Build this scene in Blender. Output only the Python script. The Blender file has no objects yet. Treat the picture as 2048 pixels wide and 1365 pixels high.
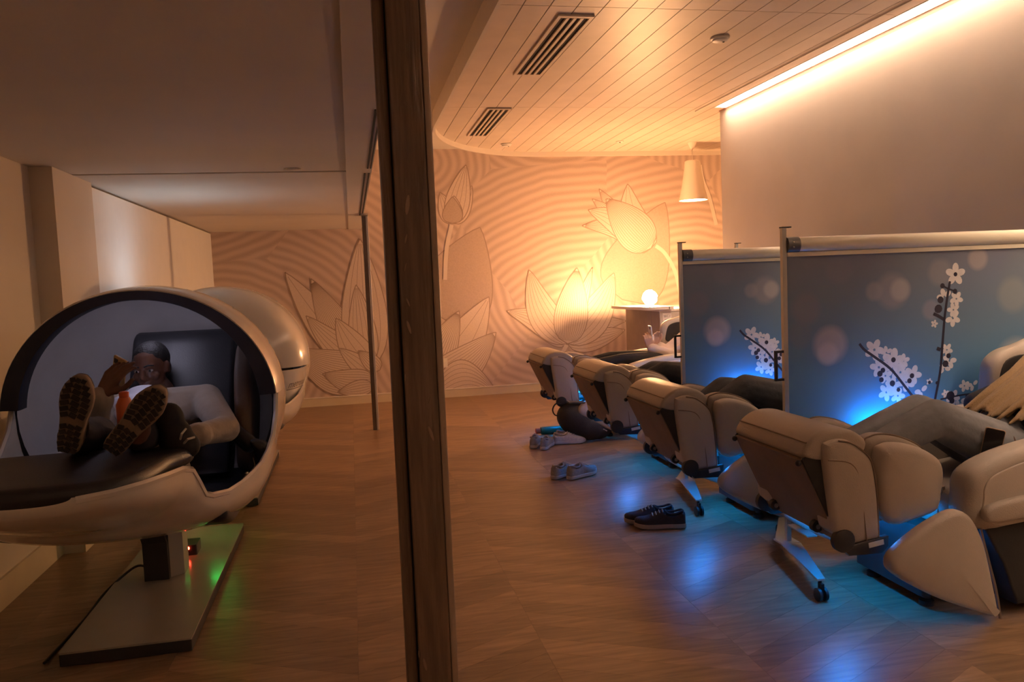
import bpy, bmesh, math, random
from mathutils import Vector, Matrix, Quaternion
random.seed(7)
S = bpy.context.scene
COL = S.collection

# ------------------------------------------------------------------ camera
CH = 1.4                                    # eye height in metres
YAW, PITCH, ROLL = (math.radians(a) for a in (11.2033, -4.2178, -2.4071))
FPX = 1600.0
_f = Vector((math.sin(YAW)*math.cos(PITCH), math.cos(YAW)*math.cos(PITCH), math.sin(PITCH)))
_r0 = Vector((math.cos(YAW), -math.sin(YAW), 0)); _u0 = _r0.cross(_f)
_r = _r0*math.cos(ROLL) + _u0*math.sin(ROLL)
_u = _u0*math.cos(ROLL) - _r0*math.sin(ROLL)
CAM = Vector((0, 0, CH))
cd = bpy.data.cameras.new('camera'); cam = bpy.data.objects.new('camera', cd); COL.objects.link(cam)
cd.sensor_width = 36.0; cd.lens = FPX/2048*36.0; cd.clip_start = 0.05
m = Matrix.Identity(4)
for i in range(3):
    m[i][0] = _r[i]; m[i][1] = _u[i]; m[i][2] = -_f[i]; m[i][3] = CAM[i]
cam.matrix_world = m
S.camera = cam

# ------------------------------------------------------------------ world and exposure
w = bpy.data.worlds.new('world'); S.world = w; w.use_nodes = True
w.node_tree.nodes['Background'].inputs[0].default_value = (1.0, 0.72, 0.5, 1)
w.node_tree.nodes['Background'].inputs[1].default_value = 0.01
S.view_settings.view_transform = 'Standard'; S.view_settings.look = 'None'
S.view_settings.gamma = 1.0; S.view_settings.use_curve_mapping = False
S.view_settings.exposure = 0.2
# lamp strengths (emissive surfaces are built with their lamps further down)
E_COVE, E_GLOBE, E_PENDANT, E_POD, E_LED = 200.0, 760.0, 40.0, 27.0, 190.0
E_ADDED_SOFFIT = 4.2  # strength of the unseen lamps added in the soffit

# ------------------------------------------------------------------ pixel -> direction helpers
def ray(x, y): return _f + _r*((x-1024)/FPX) - _u*((y-682.5)/FPX)
def GZ(x, y, z=0.0):
    d = ray(x, y); return CAM + d*((z-CH)/d.z)
def GY(x, y, Y):
    d = ray(x, y); return CAM + d*(Y/d.y)
def GX(x, y, X):
    d = ray(x, y); return CAM + d*(X/d.x)

# ------------------------------------------------------------------ materials
MATS = {}
def nodes(name):
    mt = bpy.data.materials.new(name); mt.use_nodes = True
    return mt, mt.node_tree, mt.node_tree.nodes['Principled BSDF']
def mat(name, col, rough=0.6, metal=0.0, var=0.0, vscale=8.0, bump=0.0, bscale=60.0, coat=0.0, sheen=0.0, stretch=None, spec=0.5, trans=0.0):
    if name in MATS: return MATS[name]
    mt, nt, b = nodes(name); N = nt.nodes; L = nt.links
    b.inputs['Base Color'].default_value = (*col, 1); b.inputs['Roughness'].default_value = rough
    b.inputs['Metallic'].default_value = metal
    b.inputs['Coat Weight'].default_value = coat; b.inputs['Coat Roughness'].default_value = 0.12
    b.inputs['Sheen Weight'].default_value = sheen
    b.inputs['Specular IOR Level'].default_value = spec
    b.inputs['Subsurface Weight'].default_value = 0.0
    if trans: b.inputs['Transmission Weight'].default_value = trans
    tc = N.new('ShaderNodeTexCoord'); src = tc.outputs['Object']
    if stretch:
        mp = N.new('ShaderNodeMapping'); mp.inputs['Scale'].default_value = stretch
        L.new(src, mp.inputs['Vector']); src = mp.outputs['Vector']
    if var > 0:
        nz = N.new('ShaderNodeTexNoise'); nz.inputs['Scale'].default_value = vscale; nz.inputs['Detail'].default_value = 4
        L.new(src, nz.inputs['Vector'])
        cr = N.new('ShaderNodeValToRGB'); e = cr.color_ramp.elements
        e[0].position = 0.3; e[1].position = 0.7
        e[0].color = tuple(c*(1-var) for c in col)+(1,); e[1].color = tuple(min(1, c*(1+var)) for c in col)+(1,)
        L.new(nz.outputs['Fac'], cr.inputs['Fac']); L.new(cr.outputs['Color'], b.inputs['Base Color'])
    if bump > 0:
        nb = N.new('ShaderNodeTexNoise'); nb.inputs['Scale'].default_value = bscale; nb.inputs['Detail'].default_value = 3
        L.new(src, nb.inputs['Vector'])
        bp = N.new('ShaderNodeBump'); bp.inputs['Strength'].default_value = bump; bp.inputs['Distance'].default_value = 0.01
        L.new(nb.outputs['Fac'], bp.inputs['Height']); L.new(bp.outputs['Normal'], b.inputs['Normal'])
    MATS[name] = mt; return mt
def emit(name, col, strength):
    if name in MATS: return MATS[name]
    mt, nt, b = nodes(name)
    b.inputs['Base Color'].default_value = (*col, 1)
    b.inputs['Emission Color'].default_value = (*col, 1); b.inputs['Emission Strength'].default_value = strength
    MATS[name] = mt; return mt

M_DRYWALL = mat('drywall', (0.66, 0.60, 0.53), 0.75, bump=0.06, bscale=220, var=0.03, vscale=2)
M_SOFFIT = mat('soffit paint', (0.72, 0.65, 0.57), 0.8, bump=0.05, bscale=200, var=0.03, vscale=2)
M_LEFTWALL = mat('left wall paint', (0.68, 0.60, 0.50), 0.75, bump=0.05, bscale=200, var=0.03, vscale=2)
M_WHITEPANEL = mat('white wall panel', (0.82, 0.82, 0.80), 0.55, var=0.02)
M_GREYPANEL = mat('grey wall panel', (0.40, 0.34, 0.30), 0.7, var=0.05)
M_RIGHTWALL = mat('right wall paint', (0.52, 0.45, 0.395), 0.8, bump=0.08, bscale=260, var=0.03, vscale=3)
M_CEILPLANK = [mat('ceiling plank %d' % i, c, 0.42, var=0.05, vscale=5, spec=0.5, coat=0.0) for i, c in enumerate([(0.66, 0.55, 0.45), (0.63, 0.53, 0.43), (0.68, 0.57, 0.47)])]
M_TRIM = mat('pale trim', (0.78, 0.71, 0.60), 0.5, var=0.02)
M_BASEBOARD = mat('baseboard', (0.66, 0.55, 0.38), 0.5, var=0.04)
M_DARKGAP = mat('dark gap', (0.03, 0.025, 0.02), 0.9, var=0.1)
M_SUBFLOOR = mat('sub floor', (0.10, 0.06, 0.035), 0.7, var=0.1)
M_FLOOR = []
for i, c in enumerate([(0.245, 0.150, 0.086), (0.215, 0.128, 0.072), (0.275, 0.170, 0.100), (0.19, 0.112, 0.062), (0.255, 0.158, 0.094)]):
    M_FLOOR.append(mat('floor plank %d' % i, c, 0.38, var=0.24, vscale=3.2, stretch=(1.6, 10, 1), bump=0.04, bscale=30, spec=0.5))
M_POST = mat('brown post', (0.185, 0.118, 0.080), 0.34, var=0.25, vscale=4, stretch=(18, 18, 1.2), bump=0.5, bscale=5, spec=0.5)
M_POSTEDGE = mat('post edge', (0.42, 0.31, 0.235), 0.35, var=0.1, vscale=3, stretch=(10, 10, 1))
M_STEEL = mat('brushed steel', (0.55, 0.50, 0.45), 0.28, metal=0.9, var=0.05, vscale=6)
M_ALU = mat('aluminium', (0.60, 0.57, 0.53), 0.35, metal=0.75, var=0.05)
M_BLACKMETAL = mat('black metal', (0.02, 0.02, 0.023), 0.4, metal=0.3, var=0.1)
M_BLACK = mat('black plastic', (0.022, 0.020, 0.020), 0.5, var=0.15)
M_DARKFAB = mat('dark fabric', (0.030, 0.026, 0.024), 0.9, var=0.2, bump=0.1, bscale=300)
M_LEATHER = mat('taupe leather', (0.41, 0.345, 0.285), 0.48, var=0.06, vscale=5, bump=0.22, bscale=260)
M_LEATHER2 = mat('taupe leather light', (0.49, 0.42, 0.355), 0.46, var=0.05, vscale=5, bump=0.2, bscale=260)
M_PIPING = mat('leather piping', (0.23, 0.165, 0.115), 0.5, var=0.08)
M_SOLEPANEL = mat('brown sole panel', (0.225, 0.150, 0.098), 0.7, var=0.1, bump=0.15, bscale=200)
M_STICKER = mat('label sticker', (0.62, 0.57, 0.50), 0.5, var=0.05)
M_PODWHITE = mat('pod white shell', (0.74, 0.69, 0.62), 0.18, coat=0.6, var=0.02)
M_PODIN = mat('pod grey lining', (0.60, 0.57, 0.56), 0.6, var=0.04, bump=0.05, bscale=150)
M_NAVY = mat('navy pod trim', (0.012, 0.015, 0.030), 0.5, var=0.2)
M_PODPAD = mat('pod dark vinyl', (0.022, 0.021, 0.025), 0.46, var=0.15, bump=0.1, bscale=180)
M_PODBASE = mat('pod base top', (0.34, 0.31, 0.26), 0.25, var=0.03, coat=0.3)
M_CAB = mat('grey laminate', (0.36, 0.29, 0.235), 0.6, var=0.06)
M_CABLIGHT = mat('light laminate', (0.52, 0.46, 0.40), 0.6, var=0.05)
M_TOP = mat('counter top', (0.80, 0.74, 0.66), 0.35, var=0.03)
M_PAPER = mat('paper card', (0.82, 0.76, 0.70), 0.7, var=0.02)
M_INK = mat('grey ink', (0.13, 0.11, 0.10), 0.7, var=0.05)
M_SHADE = mat('lamp shade', (0.80, 0.70, 0.58), 0.55, var=0.02)
M_WHITEPLASTIC = mat('white plastic', (0.74, 0.68, 0.60), 0.45, var=0.02)

# ------------------------------------------------------------------ mesh helpers
class MB:
    def __init__(s): s.v = []; s.f = []; s.uv = None
    def add(s, vs, fs):
        o = len(s.v); s.v += [tuple(v) for v in vs]; s.f += [tuple(i+o for i in f) for f in fs]; return s
    def box(s, c, d, rot=None):
        hx, hy, hz = d[0]/2, d[1]/2, d[2]/2
        vs = [Vector((x, y, z)) for x in (-hx, hx) for y in (-hy, hy) for z in (-hz, hz)]
        if rot is not None: vs = [rot @ v for v in vs]
        c = Vector(c)
        return s.add([v+c for v in vs], [(0, 1, 3, 2), (4, 6, 7, 5), (0, 4, 5, 1), (2, 3, 7, 6), (0, 2, 6, 4), (1, 5, 7, 3)])
    def loft(s, rings, closed=True, cap0=True, cap1=True):
        n = len(rings[0]); vs = [p for r in rings for p in r]; fs = []
        for i in range(len(rings)-1):
            for j in range(n if closed else n-1):
                k = (j+1) % n
                fs.append((i*n+j, i*n+k, (i+1)*n+k, (i+1)*n+j))
        if cap0: fs.append(tuple(range(n-1, -1, -1)))
        if cap1: fs.append(tuple((len(rings)-1)*n+j for j in range(n)))
        return s.add(vs, fs)
    def tube(s, pts, r, n=8, rs=None):
        pts = [Vector(p) for p in pts]; rings = []
        for i, p in enumerate(pts):
            t = (pts[min(i+1, len(pts)-1)] - pts[max(i-1, 0)]).normalized()
            a = t.orthogonal().normalized() if i == 0 else (pa - t*pa.dot(t)).normalized()
            pa = a; b = t.cross(a); rr = rs[i] if rs else r
            rings.append([p + (a*math.cos(2*math.pi*k/n) + b*math.sin(2*math.pi*k/n))*rr for k in range(n)])
        return s.loft(rings)
    def capsule(s, p0, r0, p1, r1, n=12):
        p0 = Vector(p0); p1 = Vector(p1); t = (p1-p0)
        if t.length < 1e-6: return s.ball(p0, (r0,)*3)
        t.normalize(); pts = []; rs = []
        for k in range(5):
            a = math.pi/2*(1-k/4.0); pts.append(p0 - t*(r0*math.sin(a))); rs.append(max(r0*math.cos(a), r0*0.04))
        for k in range(5):
            a = math.pi/2*(k/4.0); pts.append(p1 + t*(r1*math.sin(a))); rs.append(max(r1*math.cos(a), r1*0.04))
        return s.tube(pts, 0, n, rs)
    def chain(s, pts, rs):
        for i in range(len(pts)-1): s.capsule(pts[i], rs[i], pts[i+1], rs[i+1])
        return s
    def ball(s, c, r, rot=None, nu=16, nv=10):
        c = Vector(c); rings = []
        for i in range(nv+1):
            a = math.pi*(0.02+0.96*i/nv) - math.pi/2
            ring = []
            for j in range(nu):
                b = 2*math.pi*j/nu
                v = Vector((r[0]*math.cos(a)*math.cos(b), r[1]*math.cos(a)*math.sin(b), r[2]*math.sin(a)))
                if rot is not None: v = rot @ v
                ring.append(c+v)
            rings.append(ring)
        return s.loft(rings)
    def lathe(s, prof, c, n=24, axis=None, cap0=True, cap1=True):
        c = Vector(c); rot = axis if axis is not None else Matrix.Identity(3)
        return s.loft([[c + rot @ Vector((r*math.cos(2*math.pi*k/n), r*math.sin(2*math.pi*k/n), z)) for k in range(n)] for r, z in prof], True, cap0, cap1)
    def prism(s, prof, f0, f1):
        n = len(prof)
        return s.loft([[f0(p) for p in prof], [f1(p) for p in prof]])
    def slab(s, prof, y0, y1, bev=0.02, puff=0.0, ax=lambda x, y, z: Vector((x, y, z)), steps=4):
        """profile in (x, z), extruded along y with rounded edges and slightly pillowed sides"""
        a = sum(prof[i][0]*prof[(i+1) % len(prof)][1]-prof[(i+1) % len(prof)][0]*prof[i][1] for i in range(len(prof)))
        if a < 0: prof = prof[::-1]
        n = len(prof); nor = []
        for i in range(n):
            p, q = prof[i-1], prof[(i+1) % n]; dx, dz = q[0]-p[0], q[1]-p[1]; l = math.hypot(dx, dz) or 1
            nor.append((-dz/l, dx/l))
        cx = sum(p[0] for p in prof)/n; cz = sum(p[1] for p in prof)/n
        def ring(ins, y): return [ax(p[0]+q[0]*ins, y, p[1]+q[1]*ins) for p, q in zip(prof, nor)]
        def sring(k, ins, y): return [ax(cx+(p[0]+q[0]*ins-cx)*k, y, cz+(p[1]+q[1]*ins-cz)*k) for p, q in zip(prof, nor)]
        rings = []
        rings.append(sring(0.03, bev, y0-puff)); rings.append(sring(0.4, bev, y0-puff*0.85)); rings.append(sring(0.75, bev, y0-puff*0.4))
        for k in range(steps+1):
            t = math.pi/2*k/steps; rings.append(ring(bev*(1-math.sin(t)), y0+bev*(1-math.cos(t))))
        for k in range(steps+1):
            t = math.pi/2*(1-k/steps); rings.append(ring(bev*(1-math.sin(t)), y1-bev*(1-math.cos(t))))
        rings.append(sring(0.75, bev, y1+puff*0.4)); rings.append(sring(0.4, bev, y1+puff*0.85)); rings.append(sring(0.03, bev, y1+puff))
        return s.loft(rings)
    def mesh(s, name, smooth=True, angle=None):
        me = bpy.data.meshes.new(name); me.from_pydata(s.v, [], s.f); me.validate()
        bm = bmesh.new(); bm.from_mesh(me); bmesh.ops.recalc_face_normals(bm, faces=bm.faces)
        if angle is not None:
            for e in bm.edges:
                if len(e.link_faces) == 2 and e.calc_face_angle() > angle: e.smooth = False
        for f in bm.faces: f.smooth = smooth
        bm.to_mesh(me); bm.free(); return me
    def build(s, name, mt, parent=None, smooth=True, angle=0.7):
        me = s.mesh(name, smooth, angle if smooth else None); me.materials.append(mt)
        o = bpy.data.objects.new(name, me); COL.objects.link(o)
        if parent is not None:
            o.parent = parent; o.matrix_parent_inverse = world_of(parent).inverted()
        return o
def world_of(o):
    mw = Matrix.LocRotScale(o.location, o.rotation_euler, o.scale)
    if o.parent: return world_of(o.parent) @ o.matrix_parent_inverse @ mw
    return mw
def empty(name, loc=(0, 0, 0)):
    o = bpy.data.objects.new(name, None); COL.objects.link(o); o.location = loc; o.empty_display_size = 0.1; return o
def tag(o, label, cat, group=None):
    o['label'] = label; o['category'] = cat
    if group: o['group'] = group
    return o
def struct(o): o['kind'] = 'structure'; return o
def copy_tree(o, parent=None, data_map=None):
    c = o.copy(); COL.objects.link(c)
    if parent is not None: c.parent = parent; c.matrix_parent_inverse = o.matrix_parent_inverse.copy()
    for ch in [x for x in CHILDREN(o)]: copy_tree(ch, c)
    return c
def CHILDREN(o): return [x for x in list(bpy.data.objects) if x.parent == o]
def cr(pts, k=6, closed=True):
    """Catmull-Rom through points"""
    P = [Vector(p) for p in pts]; n = len(P); out = []
    for i in range(n if closed else n-1):
        if closed: a, b, c, d = P[i-1], P[i], P[(i+1) % n], P[(i+2) % n]
        else: a, b, c, d = P[max(i-1, 0)], P[i], P[i+1], P[min(i+2, n-1)]
        for j in range(k):
            t = j/k
            out.append(0.5*((2*b)+(c-a)*t+(2*a-5*b+4*c-d)*t*t+(3*b-a-3*c+d)*t*t*t))
    if not closed: out.append(P[-1])
    return out
def organic(mb, name, mt, parent=None, voxel=0.012, smooth=6, factor=0.5):
    me = mb.mesh(name+'_src'); o = bpy.data.objects.new(name+'_src', me); COL.objects.link(o)
    r = o.modifiers.new('r', 'REMESH'); r.mode = 'VOXEL'; r.voxel_size = voxel; r.use_smooth_shade = True
    if smooth:
        q = o.modifiers.new('s', 'SMOOTH'); q.iterations = smooth; q.factor = factor
    dg = bpy.context.evaluated_depsgraph_get(); ev = o.evaluated_get(dg)
    nm = bpy.data.meshes.new_from_object(ev); nm.name = name
    bpy.data.objects.remove(o); bpy.data.meshes.remove(me)
    nm.materials.clear(); nm.materials.append(mt)
    for p in nm.polygons: p.use_smooth = True
    ob = bpy.data.objects.new(name, nm); COL.objects.link(ob)
    if parent is not None:
        ob.parent = parent; ob.matrix_parent_inverse = world_of(parent).inverted()
    return ob

# ================================================================== THE SETTING
FAR = 9.858; LWX = -1.655; SOF = 2.124; CZ = 2.948; RWX = 3.55; RWEND = 7.23
CEIL = 3.05; RFX = 5.6; BACK = -2.0
def clip_poly(poly, nx, ny, c):
    out = []
    for i in range(len(poly)):
        a, b = poly[i], poly[(i+1) % len(poly)]
        da, db = nx*a[0]+ny*a[1]-c, nx*b[0]+ny*b[1]-c
        if da <= 0: out.append(a)
        if (da < 0 < db) or (db < 0 < da):
            t = da/(da-db); out.append((a[0]+(b[0]-a[0])*t, a[1]+(b[1]-a[1])*t))
    return out
def flat_prism(mb, poly, z0, z1):
    n = len(poly)
    mb.add([(x, y, z0) for x, y in poly]+[(x, y, z1) for x, y in poly],
           [tuple(range(n-1, -1, -1)), tuple(range(n, 2*n))]+[(i, (i+1) % n, n+(i+1) % n, n+i) for i in range(n)])

# ---- floor: chevron planks
def floor_mat(name, base, ang):
    mt, nt, b = nodes(name); N = nt.nodes; L = nt.links
    tc = N.new('ShaderNodeTexCoord'); oi = N.new('ShaderNodeObjectInfo')
    mp = N.new('ShaderNodeMapping'); mp.inputs['Rotation'].default_value = (0, 0, -ang); mp.inputs['Scale'].default_value = (1.3, 15, 1)
    vm = N.new('ShaderNodeVectorMath'); vm.operation = 'MULTIPLY_ADD'
    cmb = N.new('ShaderNodeCombineXYZ'); L.new(oi.outputs['Random'], cmb.inputs[0]); L.new(oi.outputs['Random'], cmb.inputs[1])
    L.new(cmb.outputs[0], vm.inputs[0]); vm.inputs[1].default_value = (37, 53, 0); L.new(tc.outputs['Object'], mp.inputs['Vector']); L.new(mp.outputs[0], vm.inputs[2])
    nz = N.new('ShaderNodeTexNoise'); nz.inputs['Scale'].default_value = 2.2; nz.inputs['Detail'].default_value = 5; nz.inputs['Roughness'].default_value = 0.6
    L.new(vm.outputs[0], nz.inputs['Vector'])
    cr_ = N.new('ShaderNodeValToRGB'); e = cr_.color_ramp.elements; e[0].position = 0.28; e[1].position = 0.72
    e[0].color = tuple(c*0.62 for c in base)+(1,); e[1].color = tuple(c*1.3 for c in base)+(1,)
    L.new(nz.outputs['Fac'], cr_.inputs['Fac'])
    hs = N.new('ShaderNodeHueSaturation'); mr = N.new('ShaderNodeMapRange'); mr.inputs[3].default_value = 0.78; mr.inputs[4].default_value = 1.2
    L.new(oi.outputs['Random'], mr.inputs[0]); L.new(mr.outputs[0], hs.inputs['Value']); L.new(cr_.outputs['Color'], hs.inputs['Color'])
    L.new(hs.outputs['Color'], b.inputs['Base Color'])
    b.inputs['Roughness'].default_value = 0.36
    bp = N.new('ShaderNodeBump'); bp.inputs['Strength'].default_value = 0.08; bp.inputs['Distance'].default_value = 0.004
    L.new(nz.outputs['Fac'], bp.inputs['Height']); L.new(bp.outputs['Normal'], b.inputs['Normal'])
    return mt
FB = (0.30, 0.185, 0.105)
CW, DYC, PW = 0.70, 0.36, 0.128
ANG = math.atan2(DYC, CW)
FM = {1: floor_mat('chevron plank rising', FB, ANG), -1: floor_mat('chevron plank falling', FB, -ANG)}
fl = MB(); fl.box(((LWX+RFX)/2, (BACK+FAR)/2, -0.06), (RFX-LWX+0.5, FAR-BACK+0.4, 0.1))
floor = struct(fl.build('floor', M_SUBFLOOR, smooth=False))
def in_frame(p):
    q = Vector(p)-CAM; d = q.dot(_f)
    if d < 0.3: return None
    return (1024+FPX*q.dot(_r)/d, 682.5-FPX*q.dot(_u)/d, d)
pmesh = {}
for s in (1, -1):
    mb = MB(); g = 0.0004
    y0, y1 = (0, DYC) if s == 1 else (DYC, 0)
    flat_prism(mb, [(g, y0+g), (CW-g, y1+g), (CW-g, y1+PW-g), (g, y0+PW-g)], -0.011, 0.0)
    me = mb.mesh('plank', False); me.materials.append(FM[s]); pmesh[s] = me
cands = []; rest = {1: MB(), -1: MB()}
for k in range(-3, 8):
    x0 = -0.05+CW*k; s = 1 if k % 2 == 0 else -1
    n = int((FAR-BACK+1.0)/PW)
    for i in range(n):
        y = BACK-0.5+i*PW
        ya, yb = (y, y+DYC) if s == 1 else (y+DYC, y)
        poly = [(x0, ya), (x0+CW, yb), (x0+CW, yb+PW-0.0008), (x0, ya+PW-0.0008)]
        inside = x0 > LWX+0.01 and x0+CW < RFX and y > BACK and y+DYC+PW < FAR-0.02
        pr = in_frame((x0+CW/2, y+DYC/2+PW/2, 0))
        vis = pr is not None and -150 < pr[0] < 2150 and 500 < pr[1] < 1480
        if inside and vis and not (x0 > 2.7): cands.append((pr[2], x0, y, s))
        else:
            p = clip_poly(clip_poly(clip_poly(clip_poly(poly, -1, 0, -(LWX-0.02)), 1, 0, RFX+0.02), 0, 1, FAR+0.01), 0, -1, -(BACK-0.01))
            if len(p) > 2: flat_prism(rest[s], p, -0.011, 0.0)
cands.sort()
for d, x0, y, s in cands[:300]:
    o = bpy.data.objects.new('plank', pmesh[s]); COL.objects.link(o); o.parent = floor; o.location = (x0, y, 0)
for d, x0, y, s in cands[300:]:
    ya, yb = (y, y+DYC) if s == 1 else (y+DYC, y)
    flat_prism(rest[s], [(x0, ya), (x0+CW, yb), (x0+CW, yb+PW-0.0008), (x0, ya+PW-0.0008)], -0.011, 0.0)
for s in (1, -1):
    o = rest[s].build('planks_beyond', FM[s], floor, smooth=False); o['kind'] = 'stuff'

# ---- walls
def wallbox(name, lo, hi, mt, parent=None):
    mb = MB(); lo = Vector(lo); hi = Vector(hi); mb.box((lo+hi)/2, hi-lo)
    o = mb.build(name, mt, parent, smooth=False)
    return struct(o) if parent is None else o
wl = wallbox('wall_left', (LWX-0.15, BACK, 0), (LWX, FAR, CEIL), M_LEFTWALL)
wallbox('pilaster', (LWX, 4.75, 0), (-1.537, 5.42, SOF-0.002), M_LEFTWALL, wl)
wallbox('wall_panel', (LWX, 5.42, 0), (-1.56, FAR, SOF-0.02), M_WHITEPANEL, wl)
wallbox('baseboard_left', (LWX, BACK, 0), (LWX+0.014, 4.75, 0.14), M_BASEBOARD)
wallbox('baseboard_pilaster', (-1.537, 4.75, 0), (-1.525, FAR-0.02, 0.14), M_BASEBOARD)
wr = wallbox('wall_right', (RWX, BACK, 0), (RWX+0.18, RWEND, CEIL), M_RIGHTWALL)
wallbox('wall_back', (LWX-0.15, BACK-0.15, 0), (RFX+0.15, BACK, CEIL), M_DRYWALL)
wallbox('wall_right_far', (RFX, RWEND-2, 0), (RFX+0.15, FAR, CEIL), M_DRYWALL)
wallbox('wall_right_return', (RWX+0.18, RWEND-2.15, 0), (RFX+0.15, RWEND-2.0, CEIL), M_DRYWALL)
wallbox('baseboard_right', (RWX-0.014, BACK, 0), (RWX, RWEND, 0.12), M_BASEBOARD)

# ---- far wall with the printed mural: raked-sand rings
def mural_mat():
    mt, nt, b = nodes('mural paper'); N = nt.nodes; L = nt.links
    tc = N.new('ShaderNodeTexCoord'); sp = N.new('ShaderNodeSeparateXYZ'); L.new(tc.outputs['Object'], sp.inputs[0])
    cb = N.new('ShaderNodeCombineXYZ'); L.new(sp.outputs['X'], cb.inputs[0]); L.new(sp.outputs['Z'], cb.inputs[1])
    wob = N.new('ShaderNodeTexNoise'); wob.inputs['Scale'].default_value = 2.0; wob.inputs['Detail'].default_value = 1
    L.new(cb.outputs[0], wob.inputs['Vector'])
    wv = N.new('ShaderNodeVectorMath'); wv.operation = 'MULTIPLY_ADD'; L.new(wob.outputs['Color'], wv.inputs[0]); wv.inputs[1].default_value = (0.10, 0.10, 0); L.new(cb.outputs[0], wv.inputs[2])
    vo = N.new('ShaderNodeTexVoronoi'); vo.voronoi_dimensions = '2D'; vo.inputs['Scale'].default_value = 0.62; vo.inputs['Randomness'].default_value = 0.95
    L.new(wv.outputs[0], vo.inputs['Vector'])
    # distance to a centre pushed away from the cell, so each cell shows arcs rather than full circles
    off = N.new('ShaderNodeVectorMath'); off.operation = 'MULTIPLY_ADD'; L.new(vo.outputs['Color'], off.inputs[0]); off.inputs[1].default_value = (4.4, 4.4, 0); off.inputs[2].default_value = (-2.2, -2.2, 0)
    ce = N.new('ShaderNodeVectorMath'); ce.operation = 'ADD'; L.new(vo.outputs['Position'], ce.inputs[0]); L.new(off.outputs[0], ce.inputs[1])
    ds = N.new('ShaderNodeVectorMath'); ds.operation = 'DISTANCE'; L.new(wv.outputs[0], ds.inputs[0]); L.new(ce.outputs[0], ds.inputs[1])
    mu = N.new('ShaderNodeMath'); mu.operation = 'MULTIPLY'; mu.inputs[1].default_value = 2*math.pi/0.105; L.new(ds.outputs['Value'], mu.inputs[0])
    si = N.new('ShaderNodeMath'); si.operation = 'SINE'; L.new(mu.outputs[0], si.inputs[0])
    gn = N.new('ShaderNodeTexNoise'); gn.inputs['Scale'].default_value = 90; gn.inputs['Detail'].default_value = 3; L.new(cb.outputs[0], gn.inputs['Vector'])
    ad = N.new('ShaderNodeMath'); ad.operation = 'MULTIPLY_ADD'; L.new(gn.outputs['Fac'], ad.inputs[0]); ad.inputs[1].default_value = 1.6; ad.inputs[2].default_value = -0.8
    a2 = N.new('ShaderNodeMath'); a2.operation = 'ADD'; L.new(ad.outputs[0], a2.inputs[0]); L.new(si.outputs[0], a2.inputs[1])
    cr_ = N.new('ShaderNodeValToRGB'); e = cr_.color_ramp.elements
    e[0].position = 0.0; e[0].color = (0.46, 0.345, 0.28, 1); e[1].position = 0.85; e[1].color = (0.62, 0.485, 0.40, 1)
    mr = N.new('ShaderNodeMapRange'); mr.inputs[1].default_value = -1.3; mr.inputs[2].default_value = 1.3; L.new(a2.outputs[0], mr.inputs[0])
    L.new(mr.outputs[0], cr_.inputs['Fac']); L.new(cr_.outputs['Color'], b.inputs['Base Color'])
    b.inputs['Roughness'].default_value = 0.36; b.inputs['Specular IOR Level'].default_value = 0.5
    return mt
M_MURAL = mural_mat()
wf = wallbox('wall_far', (LWX-0.15, FAR, 0), (RFX+0.15, FAR+0.15, CEIL), M_MURAL)
bb = MB(); bb.box(((LWX+RFX)/2, FAR-0.007, 0.05), (RFX-LWX, 0.014, 0.10)); struct(bb.build('baseboard_far', M_BASEBOARD, smooth=False))
bb = MB(); bb.box(((LWX+RFX)/2, FAR-0.010, 0.104), (RFX-LWX, 0.020, 0.010)); struct(bb.build('trim_1', M_TRIM, smooth=False))

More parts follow.
